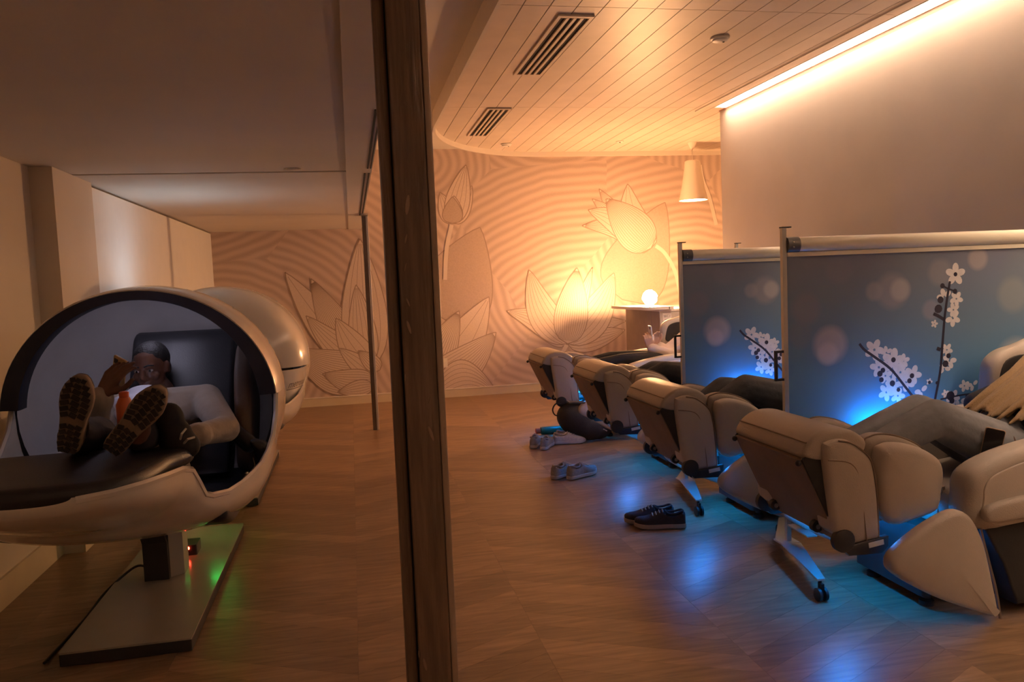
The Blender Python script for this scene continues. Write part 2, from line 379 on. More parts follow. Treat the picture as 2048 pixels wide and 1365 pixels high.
M_PETAL = mat('petal print', (0.645, 0.525, 0.44), 0.36, var=0.05, vscale=60)
M_PETAL2 = mat('lily pad print', (0.49, 0.375, 0.30), 0.36, var=0.06, vscale=60)
M_LINE = mat('petal line print', (0.35, 0.25, 0.19), 0.4, var=0.05)
LAY = [0]
def wallpt(x, y): p = GY(x, y, FAR); return (p.x, p.z)
def strip(mb, pts, wd, yy):
    n = len(pts); vs = []
    for i, p in enumerate(pts):
        a = pts[max(i-1, 0)]; c = pts[min(i+1, n-1)]; dx, dz = c[0]-a[0], c[1]-a[1]; l = math.hypot(dx, dz) or 1
        k = wd/2; vs += [(p[0]-dz/l*k, yy, p[1]+dx/l*k), (p[0]+dz/l*k, yy, p[1]-dx/l*k)]
    mb.add(vs, [(2*i, 2*i+1, 2*i+3, 2*i+2) for i in range(n-1)])
def petal(base, tip, width, veins=5, bend=0.0, fill=M_PETAL, lw=0.0115, full=0.5):
    """flat printed petal on the far wall, base and tip in photo pixels, width in metres"""
    LAY[0] += 1; yy = FAR-0.0012-0.00022*LAY[0]
    b = Vector(wallpt(*base)); t = Vector(wallpt(*tip)); ax = t-b; ln = ax.length; ax.normalize(); nr = Vector((-ax.y, ax.x))
    def at(u, s):   # u along, s -1..1 across
        wd = width/2*(math.sin(math.pi*min(1, u**(full*1.3)))**0.8 if 0 < u < 1 else 0)
        return b+ax*(ln*u)+nr*(wd*s+bend*math.sin(math.pi*u))
    N_ = 18
    L_ = [at(i/N_, 1) for i in range(N_+1)]; R_ = [at(i/N_, -1) for i in range(N_+1)]
    mb = MB(); vs = []
    for i in range(N_+1): vs += [(L_[i].x, yy, L_[i].y), (R_[i].x, yy, R_[i].y)]
    mb.add(vs, [(2*i, 2*i+1, 2*i+3, 2*i+2) for i in range(N_)])
    po = mb.build('mural_petal', fill, wf, smooth=False)
    ml = MB()
    strip(ml, [(p.x, p.y) for p in L_], lw, yy-0.00008); strip(ml, [(p.x, p.y) for p in R_], lw, yy-0.00008)
    for k in range(veins):
        s = (k+1)/(veins+1)*2-1
        q = [at(0.04+0.92*i/N_, s) for i in range(N_+1)]
        strip(ml, [(p.x, p.y) for p in q], lw*0.45, yy-0.00008)
    ml.build('petal_lines', M_LINE, po, smooth=False)
# lily pad behind, bud at the left, big tulip, lotus by the lamp, left flower, right-of-post flower
petal((890, 640), (960, 455), 0.95, 0, fill=M_PETAL2, full=0.4)
petal((1245, 600), (1330, 405), 0.9, 0, fill=M_PETAL2, full=0.4)
for a in (((905, 447), (880, 385), 0.22, 3), ((905, 447), (944, 372), 0.26, 4), ((905, 447), (932, 330), 0.30, 4), ((905, 447), (908, 392), 0.24, 0)): petal(*a)
petal((905, 447), (905, 394), 0.25, 0, fill=M_PETAL2, full=0.45)
for a in (((1302, 497), (1255, 368), 0.42, 2, 0.10), ((1302, 497), (1198, 378), 0.30, 6, 0.05), ((1302, 497), (1184, 398), 0.30, 5), ((1302, 497), (1164, 452), 0.32, 8, -0.12),
          ((1302, 497), (1176, 420), 0.42, 4, -0.08), ((1302, 497), (1212, 398), 0.52, 16)): petal(*a)
for a in (((1135, 688), (1252, 642), 0.26, 6, 0.08), ((1135, 688), (1250, 660), 0.30, 5, -0.02), ((1135, 688), (1013, 622), 0.34, 5, -0.08), ((1135, 688), (1058, 540), 0.42, 6, 0.10), ((1135, 688), (1228, 546), 0.46, 6, -0.10),
          ((1135, 688), (1185, 535), 0.2, 3), ((1135, 688), (1154, 536), 0.44, 14)): petal(*a)
for a in (((860, 765), (978, 594), 0.55, 2, -0.06), ((850, 770), (918, 622), 0.42, 12, 0.0), ((855, 772), (992, 665), 0.50, 12, -0.08), ((860, 800), (1000, 795), 0.5, 8, 0.25)): petal(*a)
for a in (((735, 740), (570, 545), 0.42, 1, 0.05), ((735, 740), (622, 558), 0.42, 16, 0.04), ((735, 735), (720, 478), 0.55, 5, 0.0), ((735, 735), (712, 570), 0.34, 5, 0.0), ((745, 740), (612, 632), 0.34, 5, 0.05),
          ((745, 740), (672, 637), 0.36, 3, 0.03), ((745, 750), (585, 700), 0.55, 18, 0.10), ((745, 750), (678, 697), 0.22, 3), ((745, 760), (645, 748), 0.30, 8, 0.05), ((760, 740), (716, 702), 0.2, 6), ((745, 772), (675, 785), 0.2, 5)): petal(*a)
ms = MB(); LAY[0] += 1
for a in ([(1311, 492), (1330, 508), (1350, 545), (1362, 600)], [(903, 450), (893, 500), (890, 560)], [(1133, 690), (1120, 720), (1105, 790)], [(1400, 330), (1405, 360), (1418, 395), (1432, 450)]):
    strip(ms, [(p.x, p.y) for p in cr([Vector((*wallpt(*q), 0)) for q in a], 6, False)], 0.05, FAR-0.0012-0.00022*LAY[0])
ms.build('mural_stems', mat('stem print', (0.69, 0.58, 0.49), 0.36, var=0.02), wf, smooth=False)

# ---- ceilings
ce = wallbox('ceiling', (0.165, BACK, CEIL), (RFX+0.15, FAR+0.1, CEIL+0.12), M_DRYWALL)
def edge_y(x):
    if x >= 2.375: return 9.51
    return 7.6+1.91*math.sqrt(max(0, 1-((2.375-x)/1.5)**2))
CPW = 0.1585; X0 = 1.035-CPW
joints = [-0.66, 1.92, 4.505, 7.088, 9.6]
k = -1; cp = 0
while True:
    k += 1
    xa = X0+k*CPW; xb = xa+CPW
    if xa > RFX-0.05: break
    xb = min(xb, RFX-0.02)
    stop_slot = xb > 3.43 and xa < RWX+0.2
    for j in range(len(joints)-1):
        ya, yb = joints[j], joints[j+1]
        xl, xr = xa, xb
        if xr > 3.43 and yb <= 7.1:      # strip next to the light slot
            if xl > 3.43: continue
            xr = 3.43
        g = 0.0028
        ys0 = [max(ya+g, 7.235 if xl > 3.43 else -9) for _ in range(7)]
        xs = [xl+g+(xr-xl-2*g)*i/6 for i in range(7)]
        ys1 = [min(yb-g, edge_y(x)) for x in xs]
        if max(ys1) <= ya+0.05: continue
        ys1 = [max(a, ys0[0]+0.01) for a in ys1]
        poly = [(xs[i], ys0[i]) for i in range(7)]+[(xs[i], ys1[i]) for i in range(6, -1, -1)]
        if ys1[0] == ys1[-1]: poly = [(xs[0], ys0[0]), (xs[-1], ys0[0]), (xs[-1], ys1[0]), (xs[0], ys1[0])]
        mb = MB(); flat_prism(mb, poly, CZ, CZ+0.018)
        mb.build('ceiling_plank', M_CEILPLANK[(k*7+j*3) % 3], ce, smooth=False); cp += 1
# dark backing above the plank joints
bk = MB()
bk.box(((0.9+3.43)/2, (BACK+7.2)/2, CZ+0.035), (3.43-0.9, 7.2-BACK, 0.02)); bk.box(((2.4+RFX)/2, 8.36, CZ+0.035), (RFX-2.4, 2.28, 0.02)); bk.box((1.75, 7.95, CZ+0.035), (1.3, 1.5, 0.02))
bk.build('joint_backing', M_DARKGAP, ce, smooth=False)
# curved fascia ring round the plank field
rg = []
for i in range(6): rg.append((0.875, BACK+(7.6-BACK)*i/6))
for i in range(25):
    a = math.pi-math.pi/2*i/24; rg.append((2.375+1.5*math.cos(a), 7.6+1.91*math.sin(a)))
for i in range(1, 5): rg.append((2.375+(RFX-2.375)*i/4, 9.51))
mb = MB(); n = len(rg); vs = []
for i, p in enumerate(rg):
    a = rg[max(i-1, 0)]; c = rg[min(i+1, n-1)]; d = Vector((c[0]-a[0], c[1]-a[1])).normalized(); nn = Vector((-d.y, d.x))*0.022
    vs += [(p[0], p[1], 2.893), (p[0]+nn.x, p[1]+nn.y, 2.893), (p[0]+nn.x, p[1]+nn.y, CEIL), (p[0], p[1], CEIL)]
mb.add(vs, [(4*i+j, 4*i+(j+1) % 4, 4*i+4+(j+1) % 4, 4*i+4+j) for i in range(n-1) for j in range(4)]+[(0, 1, 2, 3), (4*n-4, 4*n-3, 4*n-2, 4*n-1)])
struct(mb.build('trim_2', mat('fascia paint', (0.66, 0.58, 0.49), 0.6, var=0.02), smooth=True, angle=0.6))
# edge moulding of the plank field along the light slot
mb = MB(); mb.box((3.425, (BACK+RWEND)/2, CZ+0.042), (0.012, RWEND-BACK, 0.08)); struct(mb.build('trim_3', M_TRIM, smooth=False))
mb = MB(); mb.box((3.30, (BACK+RWEND)/2, CZ-0.004), (0.010, RWEND-BACK, 0.012)); struct(mb.build('trim_4', M_TRIM, smooth=False))
mb = MB(); mb.box((RWX-0.006, (BACK+RWEND)/2, CZ-0.002), (0.010, RWEND-BACK, 0.006)); struct(mb.build('trim_5', mat('wall top shadow line', (0.28, 0.10, 0.05), 0.5, var=0.05), smooth=False))  # dark strip standing in for the shadow gap at the wall top
# light slot lamp
cv = tag(empty('cove_light', (3.49, 3.0, 3.0)), 'long warm white light strip in the ceiling slot along the right wall', 'light strip')
mb = MB(); mb.box((3.522, (BACK+RWEND)/2, 3.030), (0.040, RWEND-BACK-0.02, 0.012)); mb.build('led_strip', emit('cove led', (1.0, 0.71, 0.49), E_COVE), cv, smooth=False)
mb = MB(); mb.box((3.466, (BACK+RWEND)/2, 2.962), (0.066, RWEND-BACK-0.004, 0.006)); mb.build('slot_glow_sheet', emit('cove slot glow', (1.0, 0.80, 0.62), 5.0), cv, smooth=False)  # glowing sheet added so the slot interior looks brightly lit

# ---- low soffit over the pods, with its stepped joint and sliding-door header
sf = wallbox('soffit', (LWX, BACK, SOF), (0.012, 5.07, CEIL), M_SOFFIT)
wallbox('soffit_panel', (LWX, 5.09, SOF-0.004), (0.012, FAR, CEIL), M_SOFFIT, sf)
wallbox('soffit_gap', (LWX, 5.065, SOF+0.02), (0.012, 5.095, CEIL), M_DARKGAP, sf)
hd = wallbox('trim_6', (0.012, BACK, SOF-0.012), (0.165, FAR, CEIL), M_SOFFIT)
mb = MB(); mb.box((0.125, 6.55, SOF-0.0135), (0.012, 2.9, 0.004)); mb.box((0.150, 6.55, SOF-0.0135), (0.010, 2.9, 0.004))
mb.box((0.138, 4.1, SOF-0.0135), (0.010, 1.6, 0.004)); mb.box((0.156, 4.1, SOF-0.0135), (0.006, 1.6, 0.004)); mb.build('track_groove', M_DARKGAP, hd, smooth=False)

# ================================================================== FIXTURES
def text_mesh(name, body, size, mt, parent, M, extrude=0.0008, shear=0.0):
    c = bpy.data.curves.new(name+'_src', 'FONT'); c.body = body; c.size = size; c.extrude = extrude; c.align_x = 'CENTER'; c.align_y = 'CENTER'; c.shear = shear
    o = bpy.data.objects.new(name+'_src', c); COL.objects.link(o)
    dg = bpy.context.evaluated_depsgraph_get(); me = bpy.data.meshes.new_from_object(o.evaluated_get(dg)); me.name = name
    bpy.data.objects.remove(o); bpy.data.curves.remove(c)
    me.transform(M); me.materials.clear(); me.materials.append(mt)
    o = bpy.data.objects.new(name, me); COL.objects.link(o)
    if parent is not None:
        o.parent = parent; o.matrix_parent_inverse = world_of(parent).inverted()
    return o

# near partition post (blurred, close to the camera)
pp = tag(empty('partition_post', (0.12, 1.53, 0)), 'tall dark brown partition post close to the camera, floor to soffit', 'post')
def bx(name, lo, hi, mt, par, bev=0.0):
    lo = Vector(lo); hi = Vector(hi); mb = MB()
    if bev:
        d = (hi-lo); pr = []
        for sx, sy, a0 in ((1, 1, 0), (-1, 1, 1), (-1, -1, 2), (1, -1, 3)):
            for k in range(4):
                a = math.pi/2*(a0+k/3); pr.append(((lo.x+hi.x)/2+sx*(d.x/2-bev)+bev*math.cos(a), (lo.y+hi.y)/2+sy*(d.y/2-bev)+bev*math.sin(a)))
        flat_prism(mb, pr, lo.z, hi.z); return mb.build(name, mt, par, smooth=True, angle=0.6)
    mb.box((lo+hi)/2, hi-lo); return mb.build(name, mt, par, smooth=False)
bx('main_leaf', (0.0895, 1.50, 0), (0.1513, 1.565, SOF-0.013), M_POST, pp, 0.004)
bx('side_leaf', (0.066, 1.515, 0), (0.0865, 1.565, SOF-0.013), M_POST, pp, 0.004)
bx('groove_gasket', (0.0865, 1.522, 0), (0.0895, 1.555, SOF-0.013), M_DARKGAP, pp)
bx('edge_strip', (0.1515, 1.498, 0), (0.1635, 1.565, SOF-0.013), M_POSTEDGE, pp, 0.003)
M_SCUFF = mat('worn post blister', (0.34, 0.235, 0.17), 0.25, var=0.2)
for x, y, r_, t in ((812, 478, 10, 0.25), (811, 535, 9, 0.25), (816, 605, 9, -0.35), (860, 800, 7, 0.4), (862, 868, 16, -0.3), (811, 756, 8, 0.0), (838, 1310, 8, 0.0), (850, 1330, 14, -0.2), (815, 410, 20, 0.15), (818, 655, 14, -0.25)):
    q = GY(x, y, 1.4995); mb = MB(); mb.ball(q, (r_*0.22/1066, 0.0016, r_*1.0/1066), Matrix.Rotation(t, 3, 'Y'), 12, 8); mb.build('blister', M_SCUFF, pp)
# far sliding-door stile
sd = tag(empty('sliding_door_stile', (0.181, 7.94, 0)), 'slim steel door stile standing below the soffit before the mural', 'door stile')
bx('stile_body', (0.140, 7.93, 0), (0.178, 7.99, SOF-0.013), mat('dark bronze', (0.13, 0.09, 0.065), 0.4, var=0.1), sd, 0.004)
bx('bright_edge', (0.178, 7.925, 0), (0.200, 7.99, SOF-0.013), mat('pale anodised edge', (0.62, 0.56, 0.50), 0.35, metal=0.15, var=0.04), sd, 0.004)
bx('track_shoe', (0.135, 7.80, SOF-0.03), (0.20, 8.10, SOF-0.013), M_STEEL, sd)

# ceiling vents
for lab, y0, y1 in (('slatted air vent nearest the camera in the plank ceiling', 4.63, 5.96), ('smaller looking slatted air vent further back by the curved ceiling edge', 7.10, 8.40)):
    x0, x1 = 1.275, 1.495
    v = tag(empty('ceiling_vent', ((x0+x1)/2, (y0+y1)/2, CZ)), lab, 'vent', 'air vents in the plank ceiling')
    bx('backing', (x0+0.006, y0+0.006, CZ-0.0045), (x1-0.006, y1-0.006, CZ-0.0005), M_DARKGAP, v)
    for nm, lo, hi in (('frame_bar', (x0, y0, CZ-0.014), (x0+0.022, y1, CZ-0.002)), ('frame_bar', (x1-0.022, y0, CZ-0.014), (x1, y1, CZ-0.002)), ('frame_bar', (x0+0.022, y0, CZ-0.014), (x1-0.022, y0+0.03, CZ-0.002)), ('frame_bar', (x0+0.022, y1-0.03, CZ-0.014), (x1-0.022, y1, CZ-0.002))):
        bx(nm, lo, hi, M_CEILPLANK[0], v)
    for i in range(3):
        x = x0+0.022+(x1-x0-0.044)*(i+1)/4
        bx('slat', (x-0.009, y0+0.03, CZ-0.016), (x+0.009, y1-0.03, CZ-0.004), M_CEILPLANK[0], v)
# smoke detectors, sprinklers
def detector(x, y, lab):
    d = tag(empty('smoke_detector', (x, y, CZ)), lab, 'smoke detector')
    mb = MB(); mb.lathe([(0.062, -0.002), (0.062, -0.012), (0.055, -0.016)], (x, y, CZ)); mb.build('base_plate', M_WHITEPLASTIC, d)
    mb = MB(); mb.lathe([(0.052, -0.016), (0.049, -0.024), (0.036, -0.030), (0.012, -0.032)], (x, y, CZ)); mb.build('cap', M_WHITEPLASTIC, d)
    mb = MB(); mb.lathe([(0.008, -0.031), (0.006, -0.035)], (x+0.02, y-0.01, CZ), 10); mb.build('indicator', M_BLACK, d)
detector(1.80, 8.93, 'small white smoke detector at the far curved corner of the plank ceiling')
detector(2.472, 5.01, 'white smoke detector on the ceiling near the bright light slot')
sp = tag(empty('sprinkler_head', (3.10, 8.83, CZ)), 'flat sprinkler cover plate on the ceiling above the glowing lamp', 'sprinkler')
mb = MB(); mb.lathe([(0.045, -0.001), (0.045, -0.006), (0.03, -0.010)], (3.10, 8.83, CZ)); mb.build('cover_plate', M_WHITEPLASTIC, sp)
mb = MB(); mb.lathe([(0.012, -0.010), (0.010, -0.018)], (3.10, 8.83, CZ), 12); mb.build('plug', M_STEEL, sp)
p = GZ(585, 338, SOF)
sp = tag(empty('soffit_downlight', (p.x, p.y, SOF)), 'thin round disc cover under the low soffit over the pods', 'ceiling disc')
mb = MB(); mb.lathe([(0.050, -0.001), (0.050, -0.005), (0.042, -0.008)], (p.x, p.y, SOF)); mb.build('trim_ring', M_WHITEPLASTIC, sp)
mb = MB(); mb.lathe([(0.036, -0.008), (0.030, -0.010)], (p.x, p.y, SOF), 16); mb.build('lens', M_SOFFIT, sp)
for yy_, lab in ((0.25, 'unseen round light added in the low soffit above the camera'), (-1.25, 'unseen round light added in the low soffit behind the camera')):
    d_ = tag(empty('added_soffit_lamp', (-0.75, yy_, SOF)), lab, 'added light')  # out-of-view lamps added to brighten the post, pilaster and soffit
    mb = MB(); mb.lathe([(0.075, -0.001), (0.085, -0.001), (0.085, -0.006), (0.070, -0.008)], (-0.75, yy_, SOF), 28, None, False, False); mb.build('trim_ring', M_WHITEPLASTIC, d_)
    mb = MB(); mb.lathe([(0.070, -0.003), (0.068, -0.005)], (-0.75, yy_, SOF), 28); mb.build('lens', emit('added soffit light', (1.0, 0.66, 0.42), E_ADDED_SOFFIT*8), d_)
# outlet on far wall
p = GY(889, 726, FAR)
op = tag(empty('wall_outlet', (p.x, FAR, p.z)), 'small white outlet plate low on the mural wall beside the post', 'outlet')
bx('plate', (p.x-0.036, FAR-0.020, p.z-0.058), (p.x+0.036, FAR-0.012, p.z+0.058), M_WHITEPLASTIC, op)
for dz in (-0.024, 0.024): bx('socket', (p.x-0.014, FAR-0.023, p.z+dz-0.013), (p.x+0.014, FAR-0.0202, p.z+dz+0.013), M_TRIM, op)

# pendant lamp
px_, py_ = 4.022, 8.93
pl = tag(empty('pendant_lamp', (px_, py_, CZ)), 'white cone pendant lamp hanging before the mural near the right wall', 'pendant lamp')
mb = MB(); mb.lathe([(0.056, -0.001), (0.056, -0.006), (0.012, -0.088), (0.008, -0.096)], (px_, py_, CZ)); mb.build('ceiling_canopy', M_SHADE, pl)
mb = MB(); mb.tube([(px_, py_, CZ-0.09), (px_, py_, 2.728)], 0.004, 8); mb.build('cord', M_WHITEPLASTIC, pl)
mb = MB()
prof = [(0.012, 2.734), (0.070, 2.736), (0.088, 2.728), (0.093, 2.70), (0.0945, 2.66), (0.105, 2.59), (0.135, 2.42), (0.168, 2.272), (0.162, 2.272), (0.130, 2.42), (0.099, 2.59), (0.088, 2.66), (0.086, 2.70), (0.07, 2.722), (0.012, 2.724)]
mb.lathe(prof, (px_, py_, 0), 40); mb.build('shade', M_SHADE, pl)
mb = MB(); mb.lathe([(0.155, 2.290), (0.156, 2.284), (0.02, 2.282)], (px_, py_, 0), 40); mb.build('diffuser', emit('pendant glow', (1.0, 0.62, 0.32), E_PENDANT), pl)
mb = MB(); mb.lathe([(0.02, 2.724), (0.022, 2.66), (0.016, 2.65)], (px_, py_, 0), 16); mb.build('socket', M_WHITEPLASTIC, pl)

# counter with lamp
cb = tag(empty('counter_cabinet', (3.6, 8.7, 0)), 'grey counter cabinet with pale front panel below the glowing lamp', 'cabinet')
bx('body', (3.27, 8.215, 0), (4.15, 9.30, 1.012), M_CAB, cb)
bx('front_panel', (3.272, 8.198, 0.02), (4.15, 8.2145, 1.012), M_CABLIGHT, cb)
bx('top', (3.265, 8.19, 1.0125), (4.16, 9.31, 1.034), M_TOP, cb)
bx('side_seam', (3.2665, 8.46, 0.02), (3.2695, 8.475, 1.01), M_CABLIGHT, cb)
tb = tag(empty('lamp_board', (3.2, 8.6, 1.036)), 'pale overhanging board under the glowing lamp on the counter', 'board')
pr = cr([Vector((3.03, 9.12, 0)), Vector((3.04, 8.70, 0)), Vector((3.12, 8.28, 0)), Vector((3.22, 8.16, 0))], 5, False)
mb = MB(); flat_prism(mb, [(q.x, q.y) for q in pr]+[(3.40, 8.12), (3.42, 9.12)], 1.0355, 1.066); mb.build('board_top', M_TOP, tb, smooth=True, angle=0.5)
bx('edge_joint', (3.352, 8.125, 1.037), (3.357, 8.131, 1.065), M_DARKGAP, tb)
lx, ly = 3.285, 8.52
gl = tag(empty('globe_lamp', (lx, ly, 1.067)), 'glowing round faceted lamp on the counter board', 'table lamp')
mb = MB(); mb.lathe([(0.048, 0), (0.050, 0.006), (0.040, 0.012)], (lx, ly, 1.067)); mb.build('lamp_base', M_SHADE, gl)
mb = MB(); rings = []; nu, nv = 22, 14
for i in range(nv+1):
    a = math.pi*(0.04+0.92*i/nv)-math.pi/2; ring = []
    for j in range(nu):
        b_ = 2*math.pi*j/nu; rr = 0.083*(1+0.045*math.sin(5*b_+2*i)+0.03*math.sin(3*a*2+b_*3))
        ring.append(Vector((lx+rr*math.cos(a)*math.cos(b_), ly+rr*math.cos(a)*math.sin(b_), 1.160+rr*1.02*math.sin(a))))
    rings.append(ring)
mb.loft(rings); mb.build('lamp_globe', emit('globe glow', (1.0, 0.50, 0.21), E_GLOBE), gl)
p = GY(1334, 633, 8.198)
cs = tag(empty('card_sign', (p.x, 8.19, p.z)), 'small pale printed card on the front of the grey counter', 'sign')
bx('card', (p.x-0.050, 8.1935, p.z-0.030), (p.x+0.048, 8.1965, p.z+0.036), M_PAPER, cs)
bx('card_tab', (p.x-0.050, 8.194, p.z-0.047), (p.x-0.030, 8.1965, p.z-0.0302), M_PAPER, cs)
text_mesh('card_lettering', 'SEC.1', 0.034, M_INK, cs, Matrix.Translation((p.x, 8.193, p.z)) @ Matrix.Rotation(math.pi/2, 4, 'X'))

# ================================================================== DIVIDER SCREENS
SX, SY = 2.015, 3.475
def screen_print():
    mt, nt, b = nodes('blossom screen print'); N = nt.nodes; L = nt.links
    tc = N.new('ShaderNodeTexCoord'); sp_ = N.new('ShaderNodeSeparateXYZ'); L.new(tc.outputs['Object'], sp_.inputs[0])
    mr = N.new('ShaderNodeMapRange'); mr.inputs[1].default_value = 0.35; mr.inputs[2].default_value = 1.47; L.new(sp_.outputs['Z'], mr.inputs[0])
    cr_ = N.new('ShaderNodeValToRGB'); e = cr_.color_ramp.elements
    e[0].position = 0.0; e[0].color = (0.06, 0.20, 0.36, 1); e[1].position = 1.0; e[1].color = (0.165, 0.175, 0.235, 1)
    x = e.new(0.38); x.color = (0.075, 0.215, 0.38, 1); x = e.new(0.7); x.color = (0.115, 0.185, 0.275, 1)
    L.new(mr.outputs[0], cr_.inputs['Fac']); col = cr_.outputs['Color']
    nz = N.new('ShaderNodeTexNoise'); nz.inputs['Scale'].default_value = 3.0; nz.inputs['Detail'].default_value = 1; L.new(tc.outputs['Object'], nz.inputs['Vector'])
    mx = N.new('ShaderNodeMix'); mx.data_type = 'RGBA'; L.new(col, mx.inputs['A']); mx.inputs['B'].default_value = (0.16, 0.20, 0.23, 1)
    m1 = N.new('ShaderNodeMapRange'); m1.inputs[1].default_value = 0.5; m1.inputs[2].default_value = 0.75; m1.inputs[4].default_value = 0.5; L.new(nz.outputs['Fac'], m1.inputs[0]); L.new(m1.outputs[0], mx.inputs['Factor'])
    col = mx.outputs['Result']
    for (x_, y_, r_, c_, f_) in ((1660, 690, 42, (0.42, 0.39, 0.44), 0.75), (1655, 708, 26, (0.55, 0.50, 0.53), 0.5), (1612, 618, 36, (0.20, 0.19, 0.24), 0.55), (1678, 538, 34, (0.19, 0.20, 0.27), 0.6), (1784, 582, 42, (0.27, 0.27, 0.31), 0.7), (1800, 580, 26, (0.50, 0.47, 0.49), 0.5),
                             (1748, 583, 22, (0.32, 0.31, 0.34), 0.5), (2030, 720, 52, (0.36, 0.39, 0.42), 0.75), (1955, 518, 26, (0.42, 0.37, 0.36), 0.6), (1880, 545, 32, (0.30, 0.29, 0.31), 0.45), (2025, 590, 42, (0.26, 0.29, 0.30), 0.55), (1600, 670, 30, (0.17, 0.17, 0.22), 0.4), (1862, 620, 24, (0.30, 0.29, 0.36), 0.5)):
        q = GY(x_, y_, SY); rad = r_*SY/FPX
        d = N.new('ShaderNodeVectorMath'); d.operation = 'DISTANCE'; L.new(tc.outputs['Object'], d.inputs[0]); d.inputs[1].default_value = (q.x, SY, q.z)
        mm = N.new('ShaderNodeMapRange'); mm.inputs[1].default_value = rad*1.15; mm.inputs[2].default_value = rad*0.72; mm.inputs[4].default_value = f_; L.new(d.outputs['Value'], mm.inputs[0])
        mx = N.new('ShaderNodeMix'); mx.data_type = 'RGBA'; L.new(mm.outputs[0], mx.inputs['Factor']); L.new(col, mx.inputs['A']); mx.inputs['B'].default_value = (*c_, 1); col = mx.outputs['Result']
    L.new(col, b.inputs['Base Color']); b.inputs['Roughness'].default_value = 0.55
    return mt
M_PRINT = screen_print()
M_BLOOM = mat('blossom print', (0.66, 0.63, 0.62), 0.6, var=0.08, vscale=30)
M_TWIG = mat('twig print', (0.022, 0.018, 0.035), 0.6, var=0.1)
M_CREAM = mat('screen roller tube', (0.72, 0.66, 0.52), 0.32, var=0.03, coat=0.2)
M_CAPGREY = mat('screen end cap', (0.085, 0.085, 0.09), 0.45, var=0.08)
def caster(mb_w, mb_f, x, y, r=0.028):
    for s in (-1, 1):
        mb_w.lathe([(r*0.55, -0.010), (r, -0.008), (r, 0.004), (r*0.55, 0.006)], (x+s*0.014, y, r), 18, Matrix.Rotation(math.pi/2, 3, 'Y'))
    mb_f.box((x, y+0.004, r+0.022), (0.012, 0.03, 0.05)); mb_f.lathe([(0.008, 0.05), (0.008, 0.088)], (x, y+0.012, 0), 10)
